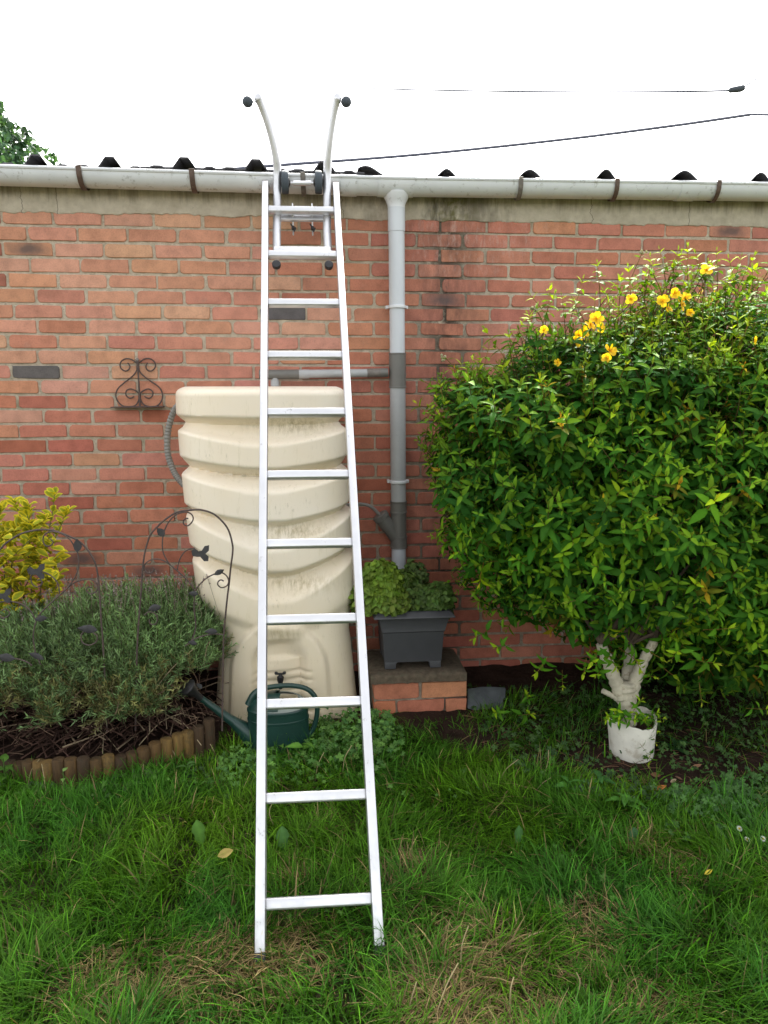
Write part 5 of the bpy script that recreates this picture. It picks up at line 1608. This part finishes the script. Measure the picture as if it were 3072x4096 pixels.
dens = .62 + .6 * vnoise(X, Y, 5, 7) * 1.0
dry_c = [(atz(300, 2140), .22), (atz(520, 2100), .20), (atz(1000, 2060), .20), (atz(960, 2150), .16), (atz(1020, 2190), .22), (atz(1290, 1990), .12), (atz(1260, 2080), .11), (atz(1480, 1880), .11), (atz(1390, 1830), .09), (atz(900, 1870), .09), (atz(720, 1790), .06), (atz(650, 2060), .16), (atz(870, 1900), .10), (atz(1420, 2180), .12), (atz(640, 1900), .08)]
dry = np.zeros(len(X))
for q, rad in dry_c:
    dd_ = np.hypot((X - q.x), (Y - q.y) * 1.25) / rad
    dry = np.maximum(dry, np.clip(1.25 - dd_, 0, 1))
dry *= .55 + .8 * vnoise(X, Y, 16, 11)
dry = np.clip(dry * 1.2 - .25, 0, 1)
keep = r.uniform(size=len(X)) < dens * (1 - .30 * dry)
X, Y, dry = X[keep], Y[keep], dry[keep]
n = len(X)
tuft = vnoise(X, Y, 6.5, 15)
Ln = (.056 + .085 * r.uniform(size=n) ** 1.2) * (.60 + .85 * tuft) * (1 - .35 * dry)
far = np.clip((Y + 1.5) / .7, 0, 1); Ln *= 1 - .15 * far
ang = 2 * np.pi * (vnoise(X, Y, 4, 21) * 1.6) + r.normal(size=n) * 1.0
lean = np.clip(r.normal(size=n) * .25 + .42 + .25 * (tuft > .6), .02, 1.2)
axz = np.stack([np.cos(ang) * lean, np.sin(ang) * lean, np.ones(n)], 1)
axz = unit(axz)
dirv = np.stack([np.cos(ang), np.sin(ang), np.zeros(n)], 1)
yv = unit(dirv - axz * (dirv * axz).sum(1, keepdims=True)); xv = np.cross(yv, axz)
wd = r.uniform(.0024, .0046, n) * np.where(r.uniform(size=n) < .12, 1.7, 1.0)
M = np.stack([xv * wd[:, None], yv * Ln[:, None], axz * Ln[:, None]], -1)
P3 = np.stack([X, Y, ground_z(X, Y) - .002], 1)
hue = vnoise(X, Y, 2.6, 31); h2 = r.uniform(size=n)
gA, gB, gC = np.array([.032, .135, .008]), np.array([.118, .255, .012]), np.array([.036, .148, .016])
cg = gA + (gB - gA) * np.clip(hue * .8 + .35 * h2, 0, 1)[:, None]
mC = (vnoise(X, Y, 3.3, 44) > .58)[:, None]; cg = np.where(mC, cg * .5 + gC * .6, cg)
straw = np.array([.34, .255, .115])
isdry = (r.uniform(size=n) < .04 + .52 * dry)
cg = np.where(isdry[:, None], straw * r.uniform(.35, 1.1, (n, 1)), cg)
cg *= r.uniform(.55, 1.1, (n, 1)) * np.where(r.uniform(size=(n, 1)) < .12, 1.9, 1.0)
which = r.integers(0, 4, n)
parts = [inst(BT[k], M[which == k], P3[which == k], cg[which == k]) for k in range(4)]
# flattened straw in the dry patches
parts2 = []
Ls = leaf_tpl(1, 1, [(0, .6), (.5, 1), (1, .3)], .05, .1)
for q, rad in dry_c:
    m = int(1900 * rad * rad / .04 * .4)
    a_ = r.uniform(0, 2 * np.pi, m); rr_ = rad * np.sqrt(r.uniform(size=m)) * 1.05
    x = q.x + rr_ * np.cos(a_); y = q.y + rr_ * np.sin(a_) * .8
    ok = y > -2.95; x, y = x[ok], y[ok]; m = len(x)
    b_ = r.uniform(0, 2 * np.pi, m)
    d = unit(np.stack([np.cos(b_), np.sin(b_), r.normal(size=m) * .18 + .08], 1))
    side = unit(np.cross(d, np.array([0, 0, 1.0]))); up_ = np.cross(side, d)
    l = r.uniform(.025, .075, m)
    Mm = np.stack([side * .0021, d * l[:, None], up_ * .01], -1)
    parts2.append(inst(Ls, Mm, np.stack([x, y, ground_z(x, y) + r.uniform(.002, .022, m)], 1), np.array([.40, .29, .13]) * r.uniform(.35, 1.05, (m, 1))))
tag(arr_obj('grass', parts, M_GRASS), 'long green lawn grass in front of the wall', 'grass', kind='stuff')
tag(arr_obj('straw', parts2, M_DRY), 'dry straw-coloured dead grass lying in patches on the lawn', 'straw', kind='stuff')
# taller seed stalks and bleached stalks
parts = []
stalks = [((995, 2105), (1012, 2000)), ((940, 2200), (990, 2080)), ((1040, 2140), (1120, 2190)), ((1105, 2050), (1180, 2010)), ((1005, 2010), (1060, 1995)), ((1170, 1690), (1185, 1620)), ((1150, 1720), (1190, 1680)), ((1075, 1700), (1120, 1640)), ((60, 1700), (85, 1640)), ((100, 1720), (90, 1650)), ((300, 1700), (310, 1650)), ((380, 1660), (360, 1610)), ((470, 1640), (440, 1590)), ((680, 1690), (700, 1625)), ((740, 1680), (760, 1610)), ((1100, 2180), (1110, 2110)), ((880, 2190), (900, 2120)), ((1240, 2170), (1245, 2100)), ((600, 1800), (590, 1730))]
for (pa, pb) in stalks:
    a_ = atz(*pa); b_ = at(*pb, a_.y + .02)
    mid = a_.lerp(b_, .5) + Vector((r.normal() * .01, 0, .012))
    parts.append(stem_tpl(catmull([a_, mid, b_], 4), .0016, np.array([.44, .35, .19]) * r.uniform(.6, 1.1), 4))
tag(arr_obj('bleached_stalks', parts, M_DRY), 'scattered bleached dry stalks sticking out of the lawn', 'stalks', kind='stuff')

# ------------------------------------------------------------------ weeds
def lobed(Rr, lobes=5, depth=.35):
    v, f = [(0, 0, 0)], []
    n = lobes * 4
    for k in range(n):
        a_ = -2.6 + 5.2 * k / (n - 1) + math.pi / 2
        rad = Rr * (1 - depth * (.5 + .5 * math.cos(2 * math.pi * k / 4 + math.pi)) * .9) * (.75 + .25 * math.cos((a_ - math.pi / 2) * .6))
        v.append((rad * math.cos(a_), rad * math.sin(a_), .10 * Rr * math.sin(k * 1.9) - .18 * rad * rad / Rr))
    for k in range(1, n): f.append((0, k, k + 1))
    c = [(1.15, 1.15, 1.1)] + [(1, 1, 1)] * n
    return np.array(v), np.array(f), np.array(c)
LBT = [lobed(.019, 5, .45), lobed(.016, 5, .5), lobed(.013, 3, .5)]
def ground_cover(n, region, hmax, cA, cB, r, scale=(.7, 1.25)):
    x, y = region(n, r)
    h = hmax * r.uniform(.15, 1, n) * (.35 + .9 * vnoise(x, y, 9, 17))
    p = np.stack([x, y, ground_z(x, y) + h], 1)
    nn = unit(np.array([0, -.42, .85]) + r.normal(size=(n, 3)) * .35)
    ax = unit(np.cross(nn, r.normal(size=(n, 3)))); side = np.cross(ax, nn)
    M = np.stack([side, ax, nn], -1) * r.uniform(*scale, (n, 1, 1))
    k = r.uniform(size=(n, 1)); tn_ = (np.array(cA) * (1 - k) + np.array(cB) * k) * r.uniform(.65, 1.25, (n, 1))
    w = r.integers(0, 3, n)
    return [inst(LBT[i], M[w == i], p[w == i], tn_[w == i]) for i in range(3)]
r = np.random.default_rng(61)
def reg_mid(n, r):
    px = r.uniform(475, 870, n); py = 1618 + np.abs(r.normal(size=n)) * 34 + np.where(px < 600, 22, 0) - np.where(px > 720, 26, 0)
    q = np.array([atz(a_, b_) for a_, b_ in zip(px, py)]); return q[:, 0], np.minimum(q[:, 1], -.62)
def reg_ivy2(n, r):
    px = r.uniform(690, 850, n); py = r.uniform(1565, 1650, n); q = np.array([atz(a_, b_) for a_, b_ in zip(px, py)]); return q[:, 0], q[:, 1]
def reg_right(n, r):
    px = r.uniform(1430, 1700, n); py = 1745 + r.normal(size=n) * 26 + (1560 - px) * .12; q = np.array([atz(a_, b_) for a_, b_ in zip(px, py)]); return q[:, 0], q[:, 1]
def reg_rt(n, r):
    px = r.uniform(1240, 1460, n); py = r.normal(size=n) * 16 + np.interp(px, [1240, 1460], [1700, 1745]); q = np.array([atz(a_, b_) for a_, b_ in zip(px, py)]); return q[:, 0], q[:, 1]
def reg_dark(n, r):
    x = r.uniform(.75, 2.4, n); y = r.uniform(-1.25, -.3, n); return x, y
def reg_lawn(n, r):
    x = r.uniform(-1.3, 2.2, n); y = r.uniform(-2.6, -1.1, n); k = vnoise(x, y, 3.5, 71) > .52; return x, np.where(k, y, -1.15 - .5 * r.uniform(size=n) * 0 - .25 * r.uniform(size=n) * (x > .3) - .02 * (x <= .3))
def reg_left(n, r):
    px = r.uniform(-20, 470, n); py = np.interp(px, [0, 150, 310, 470], [1690, 1712, 1680, 1645]) + np.abs(r.normal(size=n)) * 16; q = np.array([atz(a_, b_) for a_, b_ in zip(px, py)]); return q[:, 0], q[:, 1]
gc = [ground_cover(620, reg_mid, .085, (.055, .15, .03), (.12, .25, .04), r), ground_cover(380, reg_ivy2, .11, (.055, .15, .035), (.12, .24, .045), r)]
tag(arr_obj('ground_ivy', sum(gc, []), M_LEAFM), 'low lobed-leaf ground ivy growing round the watering can', 'ground cover', kind='stuff')
tag(arr_obj('ground_ivy', ground_cover(620, reg_right, .08, (.04, .11, .025), (.08, .18, .04), r) + ground_cover(150, reg_rt, .05, (.05, .11, .045), (.09, .16, .06), r), M_LEAFM), 'lobed-leaf ground ivy at the lawn edge below the shrub, right side', 'ground cover', kind='stuff')
tag(arr_obj('creeping_weed', ground_cover(1500, reg_dark, .07, (.03, .075, .018), (.07, .14, .03), r, (.6, 1.2)), M_LEAFM), 'sparse dark creeping weeds on the soil under the shrub', 'ground cover', kind='stuff')
tag(arr_obj('lawn_clover', ground_cover(420, reg_lawn, .06, (.05, .14, .02), (.10, .22, .03), r, (.5, .95)), M_LEAFM), 'small clover leaves scattered among the lawn grass', 'ground cover', kind='stuff')
tag(arr_obj('clover_weed', ground_cover(220, reg_left, .045, (.04, .09, .025), (.08, .15, .035), r, (.5, .9)), M_LEAFM), 'small clover-like weeds along the foot of the log edging', 'ground cover', kind='stuff')
def broad_weed(label, px, py, leaves, L_, W_, colr, name='broadleaf_weed', h=.03, group=None):
    p = atz(px, py); ts = []; rg = np.random.default_rng(px)
    for k in range(leaves):
        a_ = k * 2.4 + rg.uniform(-.3, .3); el = rg.uniform(.15, .75); s_ = rg.uniform(.6, 1.1)
        lf = leaf_tpl(L_ * s_, W_ * s_, [(0, .12), (.12, .5), (.35, 1), (.6, .85), (.85, .4), (1, .05)], .45, .16, (1, 1, 1), (1.3, 1.3, 1.2))
        v, f, c = xf(lf, frames(np.array([[math.cos(a_) * math.cos(el), math.sin(a_) * math.cos(el), math.sin(el)]]), [1], 1, up=(0, 0, 1), rng=rg)[0], (0, 0, h * (k + 1) / leaves))
        ts.append((v, f, c * np.array(colr) * rg.uniform(.8, 1.2)))
    ts.append(stem_tpl([(0, 0, -.01), (.002, 0, h * .5), (0, 0, h)], .0022, np.array(colr) * .8, 4))
    v, f, c = join_tpl(ts)
    o = bpy.data.objects.new(name, arr_mesh(name, v, f, c, M_LEAFM, True)); o.location = p; o.location.z = float(ground_z(p.x, p.y))
    link(o); return tag(o, label, 'weed', group)
broad_weed('upright broad-leaved weed right in front of the watering can', 655, 1648, 6, .062, .030, (.085, .20, .022), h=.075)
broad_weed('small pale weed growing against the ladder rail before watering can', 606, 1632, 6, .050, .026, (.085, .18, .028), h=.10)
broad_weed('broad-leaved green weed at the lawn edge left of the bare soil', 1225, 1722, 7, .075, .038, (.065, .19, .035), h=.05)
broad_weed('cluster of pointed weed leaves just below the white pot', 1295, 1712, 8, .070, .034, (.05, .15, .035), h=.06)
broad_weed('bright broad-leaved weed in the lawn below the white pot', 1350, 1755, 8, .078, .042, (.075, .21, .030), h=.055)
broad_weed('dark pointed-leaf weed right of the white pot', 1455, 1632, 8, .07, .026, (.03, .085, .025), h=.06)
broad_weed('weed sprouting on the soil between slate and white pot', 1290, 1600, 7, .06, .02, (.022, .05, .016), h=.05)
broad_weed('small weed at the foot of the middle of the log edging', 405, 1685, 6, .042, .026, (.06, .14, .03), h=.06)
broad_weed('weed with round leaves at the left frame edge by the logs', 12, 1700, 8, .045, .030, (.075, .17, .025), h=.12)
broad_weed('weed with pale round leaves before the leftmost logs', 140, 1722, 4, .032, .026, (.12, .20, .05), h=.11)
def upright_leaf(label, px, py, L_, W_, colr, tilt, name='dandelion_leaf'):
    p = atz(px, py)
    lf = leaf_tpl(L_, W_, [(0, .14), (.25, .35), (.45, .75), (.6, .7), (.72, 1), (.88, .75), (1, .15)], .18, .10, tuple(colr), tuple(np.array(colr) * 1.5))
    M = frames(np.array([[tilt, -.28, 1.0]]), [1], 1, up=(.1, -1, .2), rng=np.random.default_rng(px), roll=False)[0]
    v, f, c = xf(lf, M, (0, 0, 0))
    o = bpy.data.objects.new(name, arr_mesh(name, v, f, c, M_LEAFM, True)); o.location = (p.x, p.y, float(ground_z(p.x, p.y)))
    link(o); return tag(o, label, 'leaf')
upright_leaf('upright dandelion leaf in the lawn left of the ladder', 438, 1832, .115, .046, (.085, .19, .035), -.1)
upright_leaf('upright dandelion leaf in the lawn between the ladder rails', 612, 1838, .110, .046, (.075, .17, .05), 0)
upright_leaf('narrow upright dock leaf in the lawn right of ladder', 1113, 1835, .095, .032, (.055, .14, .04), .1)
upright_leaf('rounded plantain leaf lying over the lawn right of ladder', 1185, 1880, .07, .040, (.065, .15, .03), .9)
upright_leaf('pale upright plantain leaf in the lawn under the shrub', 1360, 1830, .07, .036, (.06, .14, .06), .15)
# daisies
for px, py, lb in ((1597, 1790, 'white daisy nearest the shrub at the right lawn edge'), (1614, 1814, 'lowest white daisy of three at the right lawn edge'), (1648, 1812, 'rightmost white daisy of three in the lawn')):
    c0 = at(px, py, atz(px, py + 22).y); root = thing('daisy', lb, 'daisy', c0, 'daisies in the lawn')
    ts = []
    for k in range(14):
        a_ = 2 * math.pi * k / 14
        lf = leaf_tpl(.010, .0038, [(0, .5), (.6, 1), (1, .5)], .1, .1, (.80, .80, .78))
        ts.append(xf(lf, frames(np.array([[math.cos(a_), math.sin(a_), .25]]), [1], 1, up=(0, 0, 1), rng=r, roll=False)[0], (0, 0, 0)))
    v, f, c = join_tpl(ts); Mt = np.array(Matrix.Rotation(R(38), 3, 'X'))
    me = arr_mesh('petals', v @ Mt.T + np.array(c0), f, c, M_PETAL); link(bpy.data.objects.new('petals', me), root)
    g = G(); g.lathe([(.0038, 0), (.0038, .002), (.002, .0035)], c0, 10, Matrix.Rotation(R(38), 3, 'X')); g.obj('centre', plain('daisy_centre', (.75, .45, .02), .8), root)
    g = G(); g.tube([c0 - Vector((.004, .0, .045)), c0], .0012, 5); g.obj('stem', M_CANTOP, root)
# fallen leaves and fragments
def fallen(label, px, py, L_, W_, colr, ang, name='fallen_leaf', z_=.02, cat='leaf', tilt=.1):
    p = atz(px, py, z_)
    lf = leaf_tpl(L_, W_, [(0, .1), (.25, .8), (.5, 1), (.8, .6), (1, .05)], -.25, .22, tuple(colr), tuple(np.array(colr) * .8))
    M = frames(np.array([[math.cos(ang), math.sin(ang), tilt]]), [1], 1, up=(0, -.5, 1), rng=np.random.default_rng(px))[0]
    v, f, c = xf(lf, M, (0, 0, 0))
    o = bpy.data.objects.new(name, arr_mesh(name, v, f, c, M_DRY, True)); o.location = p
    link(o); return tag(o, label, cat)
fallen('orange dead leaf on the bare soil below the white pot', 1412, 1706, .05, .020, (.55, .21, .06), .1)
fallen('pale beige dead leaf on the soil right of orange leaf', 1448, 1690, .028, .014, (.42, .31, .20), .4)
fallen('yellow leaf lying on the lawn at right', 1522, 1889, .030, .014, (.65, .50, .06), .3, z_=.04)
fallen('curled yellow-brown leaf lying in the lawn left of ladder', 470, 1850, .050, .030, (.42, .33, .10), .3, z_=.05)
fallen('small yellow leaf below the log edging', 205, 1742, .030, .016, (.52, .45, .08), .8, z_=.03)
fallen('brown dead leaf on the soil near the pot base', 1405, 1672, .04, .018, (.22, .11, .06), -.5)
fallen('rust-brown curled leaf at right of the bare soil', 1490, 1660, .05, .016, (.30, .16, .09), .2)
for i, (px, py, lb) in enumerate(((1330, 1680, 'dry brown leaf litter piece just before the pot'), (1390, 1690, 'dark brown leaf litter piece between pot and orange leaf'), (1475, 1685, 'dull brown leaf litter piece on bare soil near lawn'), (1010, 1618, 'small dead leaf on the soil right of brick pier'), (1230, 1640, 'dead leaf on soil left of the white pot'))):
    fallen(lb, px, py, .03, .013, np.array([.20, .11, .07]) * (1 - .08 * i), i * 1.3)
g = G(); q = atz(826, 1678, .012)
g.add([q + Vector(p) for p in ((-.012, -.008, 0), (.012, -.010, 0), (.016, .008, 0), (-.008, .012, 0), (-.010, -.006, .014), (.010, -.008, .017), (.012, .006, .012), (-.006, .010, .010))], [(0, 3, 2, 1), (4, 5, 6, 7), (0, 1, 5, 4), (1, 2, 6, 5), (2, 3, 7, 6), (3, 0, 4, 7)])
tag(g.obj('pot_shard', M_TERRA, bevel=.002), 'small terracotta shard in the weeds right of the ladder', 'shard')
# litter of dead stems on the soil
parts = []
for i in range(420):
    x = r.uniform(.7, 2.3); y = float(soil_line(x)) + r.uniform(-.08, .55)
    if y > -.3: continue
    a_ = r.uniform(0, 6.28); l = r.uniform(.02, .08)
    p = np.array([x, y, float(ground_z(x, y)) + .022]); d = np.array([math.cos(a_), math.sin(a_), r.normal() * .15]) * l
    parts.append(stem_tpl([p, p + d * .5 + np.array([0, 0, .004]), p + d], .0011, np.array([.16, .085, .05]) * r.uniform(.3, 1.7), 3))
tag(arr_obj('dead_stems', parts, M_DRY), 'thin dead stems littering the bare soil under the shrub', 'litter', kind='stuff')

# ------------------------------------------------------------------ overhead cables and far tree
def cable(name, pts, rad, label, m=M_CABLE):
    g = G(); g.tube(catmull(pts, 10), rad, 6)
    return tag(g.obj(name, m), label, 'cable')
Yc = 7.0
cable('upper_cable', [at(600, 186, 90), at(660, 187.5, 35), at(760, 190, 15), at(900, 194, 10.5), at(1150, 198, 8.5), at(1400, 198.5, 7.5), at(1572, 196, Yc)], .0135, 'thin overhead wire high in the sky running to an insulator')
ins = thing('cable_insulator', 'dark blue-grey insulator clamp on the thin overhead wire', 'insulator', at(1588, 194, Yc))
G().tube([at(1568, 196.5, Yc), at(1573, 195.5, Yc), at(1577, 195, Yc), at(1600, 191.5, Yc), at(1606, 189, Yc), at(1608, 187.5, Yc)], [.010, .014, .036, .045, .040, .016], 10).obj('insulator_body', M_RUBBER, ins)
cable('upper_cable_tail', [at(1606, 188, Yc), at(1632, 172, Yc), at(1660, 150, Yc), at(1760, 60, Yc)], .010, 'short wire rising from the insulator towards the right')
Yd = 4.5
cable('lower_cable', [at(420, 372, Yd + 1), at(600, 357, Yd), at(900, 334, Yd), at(1200, 303, Yd), at(1450, 272, Yd), at(1620, 247.5, Yd)], .016, 'thick blue-grey cable slanting up behind the roof')
cable('lower_cable_tail', [at(1618, 247.5, Yd), at(1660, 248, Yd), at(1900, 252, Yd)], .012, 'thin grey cable end beyond the thick slanting cable')
Yt = 7.5
ctr = np.array(at(-95, 430, Yt)); rad = 1.32
tree = thing('ivy_tree', 'ivy-covered green tree top rising behind the roof at left', 'tree', (ctr[0], ctr[1], 0))
G().tube([(ctr[0], ctr[1], -.05), (ctr[0] + .05, ctr[1], 1.4), (ctr[0], ctr[1], ctr[2] + .4)], [.22, .18, .10], 12).obj('trunk', M_WOODB, tree)
r = np.random.default_rng(14)
n = 9000
d = unit(r.normal(size=(n, 3)))
lump = 1 + .16 * (vnoise(d[:, 0] * 2 + d[:, 1], d[:, 2] * 2, 2.5, 9) - .5)
p = ctr + d * (rad * lump * r.uniform(.80, 1.02, n))[:, None] * np.array([1, 1, 1.0])
nn = unit(d + np.array([0, -.2, .4]) + r.normal(size=(n, 3)) * .5)
ax = unit(np.cross(nn, r.normal(size=(n, 3))) + np.array([0, 0, -.5])); side = unit(np.cross(ax, nn)); up_ = np.cross(side, ax)
M = np.stack([side, ax, up_], -1) * r.uniform(.7, 1.3, (n, 1, 1))
IL = leaf_tpl(.085, .075, [(0, .5), (.2, 1), (.55, .65), (1, .06)], .25, .15, (1, 1, 1), (1.3, 1.3, 1.2))
cl = vnoise(d[:, 0] * 3, d[:, 2] * 3, 2.2, 3)
tnt = np.array([.045, .095, .050]) * (.6 + .9 * cl)[:, None] * r.uniform(.6, 1.4, (n, 1))
tag(arr_obj('crown', [inst(IL, M, p, tnt)], M_LEAF, tree), kind='stuff')
print('bricks', nvis, 'objects', len(bpy.data.objects), 'tris', sum(len(o.data.polygons) for o in bpy.data.objects if o.type == 'MESH'))
